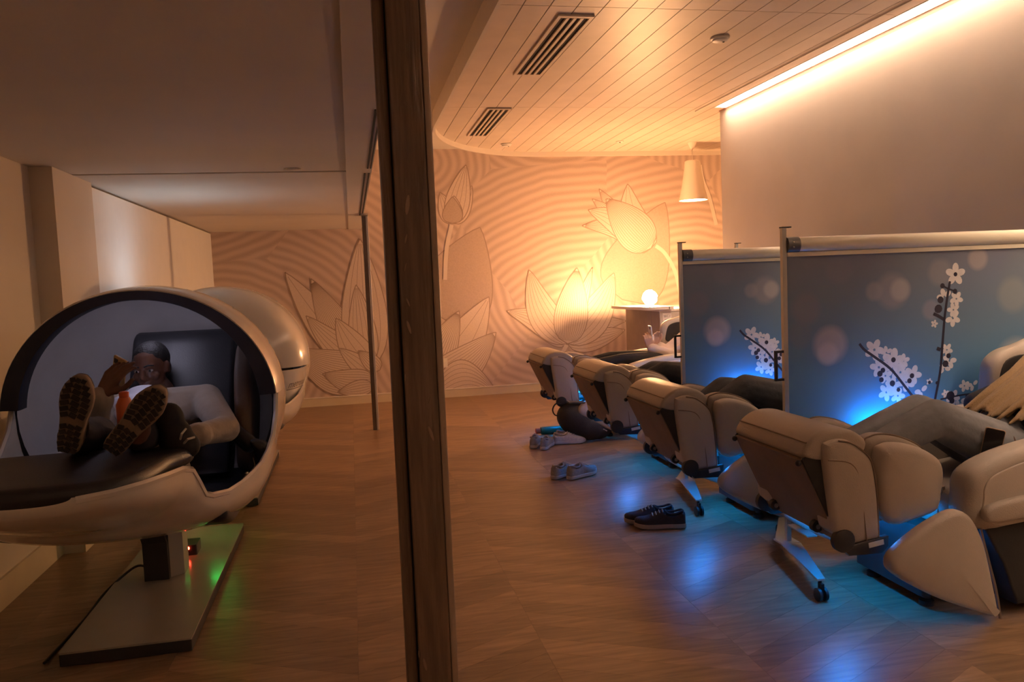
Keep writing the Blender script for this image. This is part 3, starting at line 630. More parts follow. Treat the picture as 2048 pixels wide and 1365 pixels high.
def make_screen(width, prints=True, top=1.600):
    s = empty('divider_screen', (SX, SY, 0))
    bx('post', (SX-0.012, SY-0.010, 0.09), (SX+0.010, SY+0.012, top), M_ALU, s)
    bx('post_cap', (SX-0.014, SY-0.014, top), (SX+0.034, SY+0.014, top+0.006), M_BLACK, s)
    x1 = SX+width
    bx('post', (x1+0.004, SY-0.010, 0.09), (x1+0.026, SY+0.012, 1.600), M_ALU, s)
    bx('bottom_rail', (SX+0.0105, SY-0.012, 0.30), (x1+0.0035, SY+0.012, 0.33), M_ALU, s)
    mb = MB(); prof = [(0.030*math.sin(a)*1.0, 0.036*math.cos(a)) for a in [2*math.pi*i/20 for i in range(20)]]
    mb.loft([[Vector((x, SY+0.002+p[0], 1.520+p[1])) for p in prof] for x in (SX+0.072, x1)]); tube = mb.build('roller_tube', M_CREAM, s, angle=0.9)
    mb = MB(); mb.box(((SX+0.014+x1)/2, SY-0.004, 1.474), (x1-SX-0.016, 0.014, 0.020)); mb.build('lower_lip', M_CREAM, s, smooth=False)
    mb = MB(); pr2 = [(0.032*math.sin(a), 0.038*math.cos(a)) for a in [2*math.pi*i/20 for i in range(20)]]
    mb.loft([[Vector((x, SY+0.002+p[0], 1.520+p[1])) for p in pr2] for x in (SX+0.012, SX+0.074)]); ec = mb.build('end_cap', M_CAPGREY, s, angle=0.9)
    for dz in (0.012, -0.012):
        mb = MB(); mb.lathe([(0.004, 0), (0.004, 0.004), (0.002, 0.005)], (SX+0.034, SY-0.030, 1.520+dz), 8, Matrix.Rotation(math.pi/2, 3, 'X')); mb.build('screw', M_STEEL, ec)
    mb = MB(); mb.box(((SX+x1)/2+0.008, SY, (0.33+1.466)/2), (x1-SX-0.012, 0.004, 1.466-0.33)); fab = mb.build('fabric', M_PRINT, s, smooth=False)
    # handle loop
    hx0, hx1 = SX-0.050, SX-0.013; za, zb = GY(1560, 704, SY).z, GY(1560, 760, SY).z
    mb = MB(); mb.box((hx0, SY, (za+zb)/2), (0.012, 0.014, za-zb)); mb.box(((hx0+hx1)/2, SY, za), (hx1-hx0+0.012, 0.014, 0.012)); mb.box(((hx0+hx1)/2, SY, zb), (hx1-hx0+0.012, 0.014, 0.012)); mb.build('handle', M_BLACKMETAL, s, smooth=False)
    # feet with castors
    for k, fx in enumerate((SX, x1)):
        sg = -1 if k == 0 else 1
        tip = Vector((fx-0.135 if k == 0 else fx, 2.985)); tip2 = Vector((fx+0.16 if k == 0 else fx, SY+0.34))
        mb = MB()
        flat_prism(mb, [(fx-0.055, SY-0.03), (fx+0.035, SY-0.05), (tip.x+0.018, tip.y), (tip.x-0.018, tip.y)], 0.086, 0.094)
        flat_prism(mb, [(fx-0.055, SY+0.03), (fx+0.035, SY+0.03), (tip2.x+0.018, tip2.y), (tip2.x-0.018, tip2.y)], 0.086, 0.094)
        mb.box((fx-0.01, SY, 0.09), (0.09, 0.085, 0.008)); mb.build('foot_plate', M_ALU, s, smooth=False)
        mb = MB(); flat_prism(mb, [(fx-0.012, SY-0.012), (fx+0.045, SY-0.012), (fx+0.03, SY-0.20), (fx-0.02, SY-0.20)], 0.170, 0.176); mb.build('bracket', M_ALU, s, smooth=False)
        for t in (tip, tip2):
            a = MB(); b = MB(); caster(a, b, t.x, t.y); c = a.build('castor', M_BLACK, s); b.build('castor_fork', M_BLACKMETAL, c, smooth=False)
    if prints:
        yy = SY-0.0026
        def sp2(x, y): q = GY(x, y, SY); return (q.x, q.z)
        for pts, wd in (([(1718, 688), (1728, 700), (1745, 712), (1780, 738), (1808, 772), (1832, 803), (1850, 830)], 0.013), ([(1866, 815), (1871, 790), (1880, 740), (1884, 690), (1888, 640), (1893, 600), (1899, 563)], 0.013), ([(1880, 799), (1925, 790), (1958, 787)], 0.008), ([(1960, 786), (1945, 803), (1922, 818)], 0.010), ([(1888, 640), (1875, 632), (1866, 628)], 0.016), ([(1880, 700), (1873, 697)], 0.018), ([(1896, 578), (1884, 572)], 0.008), ([(1896, 578), (1910, 583)], 0.008)):
            mb = MB(); strip(mb, [sp2(*q) for q in [(v.x, v.y) for v in cr([Vector((*a_, 0)) for a_ in pts], 5, False)]], wd, yy-0.0004); mb.build('twig', M_TWIG, fab, smooth=False)
        rnd = random.Random(3)
        for i, (x, y, r) in enumerate(((1910, 549, 25), (1888, 594, 19), (1912, 598, 17), (1906, 620, 16), (1905, 637, 19), (1868, 648, 9), (1748, 700, 24), (1772, 706, 15), (1786, 722, 28), (1806, 722, 16), (1757, 735, 22), (1770, 752, 18), (1800, 745, 22), (1825, 750, 22), (1812, 764, 22), (1785, 772, 20), (1772, 785, 20), (1795, 792, 18), (1842, 783, 17), (1893, 700, 15), (1898, 722, 18), (1888, 738, 15), (1858, 764, 8), (1905, 795, 18), (1890, 788, 10), (1928, 772, 14), (1945, 770, 14), (1935, 800, 18), (1915, 815, 16))):
            c = sp2(x, y); rad = r*SY/FPX; mb = MB(); a0 = rnd.uniform(0, 1.2); yl = yy-0.00005-0.00001*i
            for k in range(5):
                if r < 20 and rnd.random() < 0.12: continue
                a = a0+2*math.pi*k/5; cx, cz = c[0]+math.cos(a)*rad*0.58, c[1]+math.sin(a)*rad*0.58; n = 12
                ring = []
                for j in range(n):
                    t = 2*math.pi*j/n; ex, ez = rad*0.48*math.cos(t), rad*0.33*math.sin(t)
                    ring.append((cx+ex*math.cos(a)-ez*math.sin(a), yl-0.000002*k, cz+ex*math.sin(a)+ez*math.cos(a)))
                mb.add(ring, [tuple(range(n))])
            if r > 13:
                ob = mb.build('blossom', M_BLOOM, fab, smooth=False)
            else: ob = mb.build('blossom', M_BLOOM, fab, smooth=False)
        for (x, y, r) in ((1910, 549, 5), (1786, 720, 6), (1759, 748, 7), (1765, 741, 6), (1823, 752, 6), (1818, 762, 6), (1784, 767, 7), (1762, 760, 6), (1796, 780, 5), (1896, 712, 6), (1890, 728, 8), (1884, 572, 6), (1909, 583, 6), (1858, 765, 4), (1873, 766, 4), (1900, 792, 11), (1903, 802, 7), (1880, 600, 8), (1876, 618, 10), (1935, 793, 7)):
            c = sp2(x, y); rad = r*SY/FPX; n = 10; mb = MB()
            mb.add([(c[0]+rad*math.cos(2*math.pi*j/n), yy-0.0006, c[1]+rad*math.sin(2*math.pi*j/n)) for j in range(n)], [tuple(range(n))])
            mb.build('blossom_centre', M_TWIG, fab, smooth=False)
    return s
s4 = make_screen(1.36)
tag(s4, 'blue cherry blossom divider screen behind the nearest massage chair', 'divider screen', 'divider screens')
s3 = copy_tree(s4); s3.location = (2.047, 4.76, 0); s3['label'] = 'smaller looking blossom divider screen further back, behind the second nearest massage chair'
s2 = make_screen(0.36, False, 1.635); s2.location = (3.10, 6.07, 0)
tag(s2, 'narrow divider screen mostly hidden, only its post top showing above the back screen', 'divider screen', 'divider screens')

# ================================================================== MASSAGE CHAIRS
YC = 3.0
M_BLUE = emit('blue chair led', (0.0, 0.25, 1.0), E_LED)
M_BLUE2 = emit('blue side led', (0.0, 0.30, 1.0), E_LED*0.6)
def prof_px(pts, Y, k=4): return [(q.x, q.z) for q in cr([GY(x, y, Y) for x, y in pts], k)]
def seam(pts, r, name, par, mt=None): 
    mb = MB(); mb.tube(pts, r, 6); return mb.build(name, mt or M_PIPING, par)
def make_chair():
    c = empty('massage_chair', (2.4, YC, 0))
    mir = lambda y: 2*YC-y
    # chassis
    bx('chassis', (2.20, 2.78, 0.055), (3.10, 3.22, 0.34), M_BLACK, c, 0.02)
    bx('rear_post', (2.95, 2.86, 0.30), (3.15, 3.14, 0.52), M_BLACK, c, 0.02)
    for x in (2.26, 3.0):
        for y in (2.83, 3.17):
            mb = MB(); mb.lathe([(0.030, 0.0), (0.030, 0.02), (0.018, 0.03), (0.018, 0.056)], (x, y, 0), 14); mb.build('chassis_foot', M_BLACK, c)
    # sole panel: wedge that leans outwards at the top
    A, B, C, D, E_ = (1.715, 0.752), (1.640, 0.676), (1.795, 0.345), (1.93, 0.345), (1.90, 0.70)
    mb = MB(); mb.slab([B, C, (1.86, 0.345), (1.80, 0.70), (1.70, 0.70)], 2.738, 3.262, 0.004); sp_ = mb.build('sole_panel', M_SOLEPANEL, c, angle=0.5)
    for y in (2.727, 3.262):
        mb = MB(); mb.slab([A, (B[0]+0.004, B[1]), (C[0]+0.004, C[1]), D, E_], y, y+0.011, 0.002); mb.build('side_flange', M_DARKFAB, c, angle=0.5)
    for y in (2.742, 3.258):
        mb = MB(); mb.ball((B[0]-0.004, y, B[1]-0.012), (0.012, 0.012, 0.012), None, 10, 8); mb.build('knob', M_BLACK, sp_)
    for y in (2.84, 3.16):
        mb = MB(); mb.lathe([(0.010, -0.014), (0.024, -0.012), (0.024, 0.012), (0.010, 0.014)], (1.768, y, 0.378), 16, Matrix.Rotation(math.pi/2, 3, 'X')); ro = mb.build('roller', M_BLACK, c)
        mb = MB(); mb.lathe([(0.010, -0.017), (0.010, 0.017)], (1.768, y, 0.378), 10, Matrix.Rotation(math.pi/2, 3, 'X')); mb.build('roller_hub', M_STEEL, ro)
    # rolled foot lip over the top of the panel
    lip = [(1.645, 0.690), (1.662, 0.735), (1.700, 0.768), (1.75, 0.787), (1.82, 0.786), (1.88, 0.765), (1.92, 0.72), (1.88, 0.66), (1.78, 0.662), (1.70, 0.668)]
    mb = MB(); mb.slab([(v.x, v.y) for v in cr([Vector((*p, 0)) for p in lip], 3)], 2.722, 3.278, 0.022, 0.004); lo = mb.build('foot_lip', M_LEATHER, c, angle=1.2)
    seam([(1.666, 2.735, 0.742), (1.664, 2.85, 0.744), (1.664, 3.15, 0.744), (1.666, 3.265, 0.742)], 0.0032, 'piping', lo)
    # foot side pads
    fp = [(1648, 897), (1658, 885), (1678, 879), (1700, 882), (1724, 896), (1743, 914), (1752, 934), (1760, 991), (1764, 1050), (1763, 1078), (1735, 1086), (1704, 1091), (1676, 1072), (1668, 1055), (1655, 967)]
    P1 = prof_px(fp, 2.70)
    for s in (0, 1):
        y0, y1 = (2.70, 2.83) if s == 0 else (mir(2.83), mir(2.70))
        mb = MB(); mb.slab(P1, y0, y1, 0.028, 0.006); o = mb.build('foot_side_pad', M_LEATHER2, c, angle=1.2)
        yo = 2.697 if s == 0 else mir(2.697); yi = 2.716 if s == 0 else mir(2.716)
        sm = [GY(x, y, 2.70) for x, y in ((1656, 921), (1690, 924), (1706, 932), (1716, 950), (1722, 985), (1733, 1082))]
        seam([Vector((q.x, yo+0.001*(1 if s == 0 else -1), q.z)) for q in cr(sm, 4, False)], 0.0028, 'stitch_seam', o)
        sm = [GY(x, y, 2.70) for x, y in ((1680, 883), (1702, 886), (1724, 899), (1741, 916), (1749, 936), (1757, 991), (1760, 1075))]
        seam([Vector((q.x-0.003, yi-0.012*(1 if s == 0 else -1), q.z)) for q in cr(sm, 4, False)], 0.0035, 'piping', o)
    # hinge discs, bracket and sticker under the foot rest
    for s in (-1, 1):
        y = YC+s*0.292
        q = GY(1688, 1088, 2.70)
        mb = MB(); mb.lathe([(0.030, -0.016), (0.045, -0.012), (0.045, 0.012), (0.030, 0.016)], (q.x, y, q.z+0.01), 20, Matrix.Rotation(math.pi/2, 3, 'X')); mb.build('hinge_disc', M_BLACK, c)
        mb = MB(); mb.slab([(q.x-0.01, q.z-0.015), (q.x+0.19, q.z+0.012), (q.x+0.19, q.z-0.03), (q.x+0.16, q.z-0.055), (q.x+0.02, q.z-0.05)], y-0.012, y+0.012, 0.003); br = mb.build('hinge_bracket', M_BLACK, c, angle=0.5)
        mb = MB(); mb.box((q.x+0.135, y+s*0.0135, q.z-0.013), (0.065, 0.002, 0.020), Matrix.Rotation(-0.13, 3, 'Y')); mb.build('sticker', M_STICKER, br, smooth=False)
    bx('leg_linkage', (1.88, 2.975, 0.29), (2.10, 3.025, 0.34), M_BLACK, c, 0.01)
    # calf pads, each an outer and a taller inner shell
    cp_ = [(1766, 905), (1779, 894), (1800, 889), (1834, 894), (1868, 908), (1888, 926), (1894, 950), (1890, 985), (1884, 1018), (1868, 1032), (1830, 1046), (1802, 1054), (1784, 1050), (1772, 1034), (1766, 1000), (1763, 950)]
    P2 = prof_px(cp_, 2.69); cx = sum(p[0] for p in P2)/len(P2); cz = sum(p[1] for p in P2)/len(P2)
    P2b = [(cx-0.012+(p[0]-cx)*1.03, cz+0.020+(p[1]-cz)*1.02) for p in P2]
    for s in (0, 1):
        y0, y1 = (2.69, 2.775) if s == 0 else (mir(2.775), mir(2.69))
        mb = MB(); mb.slab(P2, y0, y1, 0.034, 0.012); o = mb.build('calf_pad', M_LEATHER2, c, angle=1.2)
        y0, y1 = (2.765, 2.86) if s == 0 else (mir(2.86), mir(2.765))
        mb = MB(); mb.slab(P2b, y0, y1, 0.028, 0.002); o2 = mb.build('calf_inner_pad', M_LEATHER, c, angle=1.2)
        yy = 2.785 if s == 0 else mir(2.785)
        top = [p for p in P2b if p[1] > cz-0.02]
        top.sort(); seam([Vector((p[0], yy, p[1]+0.001)) for p in top[1:-1]], 0.0035, 'piping', o2)
        # gathered leather folds between the pads
        for k in range(3):
            q = GY(1768+k*5, 1000, 2.74)
            seam([Vector((q.x-0.02+0.006*k, y0+0.01, 0.52-0.02*k)), Vector((q.x-0.005, y0+0.012, 0.46)), Vector((q.x+0.004*k, y0+0.01, 0.395))], 0.008, 'leather_fold', c, M_LEATHER)
        for k in range(4):
            q = GY(1888+k*7, 1000, 2.74)
            seam([Vector((q.x-0.008, y0+0.012, 0.53-0.012*k)), Vector((q.x+0.004, y0+0.010, 0.47)), Vector((q.x+0.002*k, y0+0.012, 0.40+0.01*k))], 0.009, 'leather_fold', c, M_LEATHER)
    # leg bed rows
    for k, (x0, x1, zt) in enumerate(((1.885, 1.985, 0.728), (1.985, 2.13, 0.575), (2.13, 2.29, 0.545))):
        mb = MB(); mb.slab([(v.x, v.y) for v in cr([Vector((a, b, 0)) for a, b in ((x0, zt-0.03), (x0+0.025, zt), ((x0+x1)/2, zt+0.012), (x1-0.025, zt-0.006), (x1, zt-0.04), (x1-0.01, 0.44), (x0+0.01, 0.44))], 3)], 2.84, 3.16, 0.035, 0.0); o = mb.build('leg_cushion', M_LEATHER, c, angle=1.2)
        seam([(x0+0.012, 2.86, zt-0.008), (x0+0.012, 3.0, zt-0.002), (x0+0.012, 3.14, zt-0.008)], 0.003, 'piping', o)
    # seat, back, head
    mb = MB(); mb.slab([(v.x, v.y) for v in cr([Vector((a, b, 0)) for a, b in ((2.27, 0.40), (2.28, 0.47), (2.34, 0.505), (2.6, 0.485), (2.80, 0.50), (2.84, 0.44), (2.82, 0.33), (2.55, 0.32), (2.32, 0.33))], 4)], 2.735, 3.265, 0.035, 0.0); mb.build('seat_cushion', M_LEATHER, c, angle=1.2)
    mb = MB(); mb.slab([(v.x, v.y) for v in cr([Vector((a, b, 0)) for a, b in ((2.70, 0.47), (2.80, 0.49), (2.98, 0.585), (3.14, 0.70), (3.28, 0.84), (3.36, 0.85), (3.38, 0.74), (3.22, 0.52), (3.02, 0.36), (2.82, 0.32))], 4)], 2.74, 3.26, 0.04, 0.0); bk_ = mb.build('backrest', M_LEATHER, c, angle=1.2)
    for k in range(3):
        x = 2.92+0.12*k; z = 0.555+0.095*k
        seam([(x, 2.78, z-0.004), (x-0.004, 3.0, z+0.002), (x, 3.22, z-0.004)], 0.004, 'piping', bk_)
    mb = MB(); mb.slab([(v.x, v.y) for v in cr([Vector((a, b, 0)) for a, b in ((3.12, 0.76), (3.16, 0.80), (3.26, 0.91), (3.35, 0.94), (3.39, 0.87), (3.28, 0.77), (3.18, 0.70))], 4)], 2.84, 3.16, 0.05, 0.0); mb.build('head_pillow', M_LEATHER2, c, angle=1.2)
    for s in (0, 1):
        y0, y1 = (2.655, 2.76) if s == 0 else (mir(2.76), mir(2.655))
        W = [(v.x, v.y) for v in cr([Vector((a, b, 0)) for a, b in ((2.945, 0.84), (2.96, 0.925), (3.02, 0.975), (3.12, 1.0), (3.26, 1.04), (3.38, 1.02), (3.42, 0.90), (3.28, 0.74), (3.10, 0.66), (2.95, 0.72))], 4)]
        mb = MB(); mb.slab(W, y0, y1, 0.04, 0.006); mb.build('shoulder_wing', M_LEATHER, c, angle=1.2)
        yi = 2.762 if s == 0 else mir(2.762)
        mb = MB(); mb.slab([(v.x, v.y) for v in cr([Vector((a, b, 0)) for a, b in ((2.985, 0.85), (3.02, 0.93), (3.12, 0.955), (3.2, 0.92), (3.12, 0.78), (2.99, 0.78))], 4)], yi-0.006, yi+0.006, 0.004); mb.build('wing_lining', M_DARKFAB, c, angle=1.0)
    # arms and body sides
    AP = [(2.275, 0.50), (2.279, 0.555), (2.31, 0.600), (2.39, 0.638), (2.53, 0.674), (2.76, 0.708), (2.98, 0.715), (3.12, 0.69), (3.18, 0.60), (3.16, 0.45), (2.90, 0.40), (2.60, 0.38), (2.36, 0.36), (2.275, 0.41)]
    BP = [(2.36, 0.40), (2.60, 0.41), (3.10, 0.44), (3.17, 0.40), (3.16, 0.10), (3.08, 0.045), (2.56, 0.045), (2.50, 0.07), (2.44, 0.22)]
    RP = [(2.31, 0.44), (2.34, 0.475), (2.46, 0.495), (2.75, 0.515), (3.02, 0.51), (3.06, 0.47), (3.0, 0.43), (2.70, 0.42), (2.42, 0.405), (2.33, 0.41)]
    for s in (0, 1):
        sg = 1 if s == 0 else -1
        def yr(a, b): return (a, b) if s == 0 else (mir(b), mir(a))
        mb = MB(); mb.slab([(v.x, v.y) for v in cr([Vector((*p, 0)) for p in AP], 4)], *yr(2.605, 2.745), 0.045, 0.004); arm = mb.build('arm', M_LEATHER, c, angle=1.2)
        mb = MB(); mb.slab([(v.x, v.y) for v in cr([Vector((2.27+(p[0]-2.27)*0.93+0.055, 0.55+(p[1]-0.55)*0.80-0.015, 0)) for p in AP], 4)], *yr(2.600, 2.612), 0.005, 0.003); mb.build('arm_side_panel', M_LEATHER2, arm, angle=1.0)
        mb = MB(); mb.slab([(v.x, v.y) for v in cr([Vector((*p, 0)) for p in BP], 3)], *yr(2.625, 2.76), 0.012, 0.0); mb.build('side_skirt', M_DARKFAB, c, angle=0.8)
        mb = MB(); mb.slab([(v.x, v.y) for v in cr([Vector((*p, 0)) for p in RP], 4)], *yr(2.565, 2.61), 0.020, 0.003); mb.build('arm_ridge', M_LEATHER, c, angle=1.2)
        # pointed side fin
        wp = [(1784, 1134), (1797, 1106), (1850, 1061), (1904, 1029), (1930, 1026), (1952, 1044), (1973, 1090), (1990, 1165), (2001, 1226), (1990, 1235), (1912, 1212), (1850, 1186), (1797, 1155)]
        mb = MB(); mb.slab(prof_px(wp, 2.585, 4), *yr(2.585, 2.655), 0.026, 0.014); mb.build('side_fin', M_LEATHER2, c, angle=1.2)
        sm = [GY(x, y, 2.60) for x, y in ((1962, 1000), (1968, 1060), (1985, 1130), (2000, 1190), (2010, 1255))]
        seam([Vector((q.x+0.01, YC-sg*0.37, q.z)) for q in cr(sm, 4, False)], 0.006, 'skirt_piping', c)
        # blue strip light on the body side
        y = YC-sg*0.384
        if s == 1: mb = MB(); mb.box((2.56, y+0.014, 0.640), (0.34, 0.006, 0.012))
        else: mb = MB(); mb.box((2.86, y-0.008, 0.56), (0.30, 0.006, 0.010))
        mb.build('side_light', M_BLUE2, c, smooth=False)
        
    mb = MB(); mb.box((1.995, YC, 0.415), (0.016, 0.30, 0.012)); mb.build('under_light', M_BLUE, c, smooth=False)
    # arm control plate on the inside of the far arm
    q0 = 2.50
    mb = MB(); mb.slab([(v.x, v.y) for v in cr([Vector((a, b, 0)) for a, b in ((q0, 0.632), (q0+0.01, 0.648), (q0+0.13, 0.664), (q0+0.14, 0.648), (q0+0.13, 0.632), (q0+0.01, 0.616))], 3)], mir(2.754), mir(2.745), 0.003); pl_ = mb.build('control_plate', M_BLACK, c, angle=1.0)
    for dx in (0.016, 0.124):
        mb = MB(); mb.ball((q0+dx, mir(2.756), 0.632+dx*0.12), (0.007, 0.004, 0.007), None, 10, 6); mb.build('button', M_STEEL, pl_)
    return c
ch4 = make_chair(); tag(ch4, 'taupe leather massage chair nearest the camera, holding the person in light jeans', 'massage chair', 'row of massage chairs')
chairs = [ch4]
for dx, dy, lab in ((-0.05, 1.30, 'taupe leather massage chair second from the camera, beside the dark shoes'), (-0.02, 2.61, 'taupe leather massage chair third from the camera, behind the pair of grey sneakers'), (-0.08, 3.90, 'taupe leather massage chair furthest from the camera, above the backpack')):
    o = copy_tree(ch4); o.location = (2.4+dx, YC+dy, 0); o['label'] = lab; chairs.append(o)

# ================================================================== NAP PODS
PXC = -0.93; PCZ = 0.90
def dome_k(Y): 
    d = (4.15-Y)/1.40 if Y < 4.15 else (Y-4.15)/0.40
    return math.sqrt(max(0.0, 1-d*d))
def dome_ring(Y, sc=1.0, n=48, a0=0.0, a1=2*math.pi, off=0.0):
    k = dome_k(Y); full = abs(a1-a0-2*math.pi) < 1e-6
    return [Vector((PXC+(0.58*k*sc+off)*math.cos(a0+(a1-a0)*i/(n if full else n-1)), Y, PCZ+(0.55*k*sc+off)*math.sin(a0+(a1-a0)*i/(n if full else n-1)))) for i in range(n)]
def make_pod(lamp_strength):
    p = empty('nap_pod', (PXC, 4.0, 0))
    # base plate
    bx('base_plate', (-1.170, 3.25, 0.006), (-0.690, 4.82, 0.052), M_BLACK, p, 0.006)
    bx('base_top', (-1.172, 3.248, 0.0525), (-0.688, 4.822, 0.060), M_PODBASE, p, 0.006)
    # stem
    mb = MB(); mb.loft([[Vector((PXC-0.045+sx*hx+dx, 4.02+sy*hy+dy, z)) for sx, sy in ((-1, -1), (1, -1), (1, 1), (-1, 1))] for z, hx, hy, dx, dy in ((0.061, 0.055, 0.055, 0, 0), (0.24, 0.055, 0.055, 0, 0), (0.34, 0.052, 0.06, -0.02, -0.01), (0.43, 0.10, 0.09, -0.05, -0.02))]); mb.build('stem', M_BLACK, p, smooth=False)
    mb = MB(); mb.loft([[Vector((PXC+0.012+dx, y, z)) for dx, y, z in ((0, 3.99, z0), (0.055, 4.03, z0), (0.055, 4.14, z0), (0, 4.14, z0))] for z0 in (0.061, 0.30)]); mb.build('stem_cover', M_PODBASE, p, smooth=False)
    bx('control_box', (PXC+0.005, 4.30, 0.061), (PXC+0.075, 4.42, 0.115), M_BLACK, p, 0.008)
    mb = MB(); mb.ball((PXC+0.035, 4.298, 0.100), (0.006, 0.006, 0.008), None, 8, 6); mb.build('red_indicator', emit('red indicator', (1.0, 0.05, 0.02), 40), p)
    mb = MB(); mb.box((PXC-0.062, 3.985, 0.355), (0.05, 0.012, 0.035)); mb.build('red_light', emit('red stem light', (1.0, 0.03, 0.02), 1.6), p, smooth=False)
    mb = MB(); mb.box((-0.79, 4.63, 0.30), (0.12, 0.016, 0.008)); mb.build('green_light', emit('green pod light', (0.02, 1.0, 0.12), 14), p, smooth=False)
    q0 = Vector((PXC-0.10, 4.05, 0.10)); mb = MB(); mb.tube([(v.x, v.y, v.z) for v in cr([q0, Vector((-1.10, 4.08, 0.10)), Vector((-1.20, 3.95, 0.035)), Vector((-1.22, 3.7, 0.008)), Vector((-1.24, 3.3, 0.008))], 6, False)], 0.006, 8); mb.build('power_cable', M_BLACK, p)
    # tub: open U-shaped shell from the foot tray to the dome
    secs = [(2.40, 0.15, 0.815, 0.840), (2.43, 0.24, 0.79, 0.846), (2.50, 0.30, 0.75, 0.848), (2.62, 0.335, 0.70, 0.840), (2.78, 0.355, 0.645, 0.825), (2.88, 0.365, 0.61, 0.80), (2.93, 0.375, 0.585, 0.745), (2.97, 0.385, 0.565, 0.69), (3.03, 0.40, 0.54, 0.668), (3.13, 0.44, 0.505, 0.653),
            (3.25, 0.475, 0.47, 0.655), (3.35, 0.50, 0.445, 0.665), (3.45, 0.53, 0.42, 0.685), (3.55, 0.548, 0.402, 0.715), (3.68, 0.560, 0.385, 0.76), (3.80, 0.566, 0.375, 0.84), (3.86, 0.567, 0.372, 0.93)]
    nn = 25
    def U(Y, a, b, t, ins):
        out = []
        for i in range(nn):
            s = -1+2*i/(nn-1); an = s*math.pi/2
            x = math.copysign(abs(math.sin(an))**0.85, math.sin(an)); z = t-(t-b)*abs(math.cos(an))**0.75
            out.append(Vector((PXC+(a-ins)*x, Y, (z+ins if i not in (0, nn-1) else t))))
        return out
    rings = []
    for (Y, a, b, t) in secs:
        o = U(Y, a, b, t, 0); i_ = U(Y, a, b, t, 0.016)
        rings.append(o+i_[::-1])
    mb = MB(); mb.loft(rings); sh = mb.build('shell', M_PODWHITE, p, angle=0.9)
    # rounded rim bead along both sides
    for k in (0, nn-1):
        seam([r[k]+Vector((-0.006 if k else 0.006, 0, 0.002)) for r in rings], 0.012, 'rim_bead', sh, M_PODWHITE)
    # dome
    Ys = [3.86, 3.92, 4.0, 4.08, 4.15, 4.22, 4.29, 4.36, 4.42, 4.47, 4.51, 4.535, 4.547]
    mb = MB(); mb.loft([dome_ring(y) for y in Ys], True, False, True); mb.build('dome', M_PODWHITE, p, angle=1.2)
    mb = MB(); mb.loft([dome_ring(y, 0.955) for y in Ys[:-2]], True, False, True); ln = mb.build('lining', M_PODIN, p, angle=1.2)
    mb = MB(); r0 = dome_ring(3.86); r1 = dome_ring(3.86, 0.955); mb.loft([r0, r1], True, False, False); mb.build('dome_rim', M_NAVY, p)
    q = [Vector((PXC+0.09*math.cos(a), 4.06+0.03*math.sin(a), 0)) for a in [2*math.pi*i/16 for i in range(16)]]
    mb = MB(); zt = PCZ+0.55*dome_k(4.06)*0.955; mb.add([(v.x, v.y, zt-0.014) for v in q]+[(v.x, v.y, zt-0.003) for v in q], [tuple(range(16)), tuple(range(31, 15, -1))]+[(i, (i+1) % 16, 16+(i+1) % 16, 16+i) for i in range(16)]); mb.build('ceiling_speaker', M_NAVY, ln)
    # visor arch
    va0 = 0.075
    def arch(Y, hw, hh, n=44): return [Vector((PXC+hw*math.cos(va0+(math.pi-2*va0)*i/(n-1)), Y, PCZ+hh*math.sin(va0+(math.pi-2*va0)*i/(n-1)))) for i in range(n)]
    def arch_solid(name, lst, mt):
        mb = MB(); rings_ = [arch(Y, a, b)+arch(Y, a2, b2)[::-1] for Y, a, b, a2, b2 in lst]; mb.loft(rings_); return mb.build(name, mt, p, angle=0.9)
    arch_solid('visor', [(3.765, 0.574, 0.536, 0.564, 0.526), (3.80, 0.582, 0.545, 0.570, 0.532), (3.88, 0.588, 0.551, 0.576, 0.539), (3.96, 0.590, 0.555, 0.580, 0.545)], M_PODWHITE)
    arch_solid('visor_lining', [(3.757, 0.570, 0.531, 0.500, 0.492), (3.775, 0.5655, 0.5265, 0.497, 0.489), (3.855, 0.572, 0.532, 0.500, 0.492)], M_NAVY)
    for dx_, Y in ((-0.02, 3.93), (0.20, 4.05), (0.36, 4.12)):
        kk = dome_k(Y); z_ = PCZ+0.55*kk*math.sqrt(1-(dx_/(0.58*kk))**2); mb = MB(); mb.ball((PXC+dx_, Y, z_+0.001), (0.009, 0.009, 0.005), None, 10, 6); mb.build('dome_screw', M_STEEL, p)
    # cushions, profiles in (Y, z)
    ax = lambda a, b, c: Vector((b, a, c))
    def cush(name, prof, x0, x1, bev, mt, puff=0.0, par=None):
        mb = MB(); mb.slab([(v.x, v.y) for v in cr([Vector((*q_, 0)) for q_ in prof], 4)], x0, x1, bev, puff, ax); return mb.build(name, mt, par or p, angle=1.2)
    # foot pad follows the tray outline
    out = [(PXC+0.322*x, y) for x, y in ((-1, 2.94), (-1.0, 2.74), (-0.95, 2.58), (-0.84, 2.48), (-0.62, 2.415), (0, 2.392), (0.62, 2.415), (0.84, 2.48), (0.95, 2.58), (1.0, 2.74), (1, 2.94))]
    out = [(v.x, v.y) for v in cr([Vector((*q_, 0)) for q_ in out], 4)]
    mb = MB(); mb.slab(out, 0.822, 0.885, 0.030, 0.0, lambda a, b, c: Vector((a, c, b))); mb.build('foot_pad', M_PODPAD, p, angle=1.2)
    cush('leg_pad', [(2.86, 0.80), (2.90, 0.868), (2.97, 0.86), (3.05, 0.76), (3.16, 0.66), (3.26, 0.60), (3.22, 0.55), (3.10, 0.58), (2.98, 0.66)], PXC-0.335, PXC+0.335, 0.03, M_PODPAD)
    cush('seat_pad', [(3.16, 0.545), (3.20, 0.60), (3.45, 0.575), (3.72, 0.56), (3.82, 0.60), (3.86, 0.55), (3.7, 0.47), (3.4, 0.47), (3.26, 0.50)], PXC-0.40, PXC+0.42, 0.03, M_PODPAD)
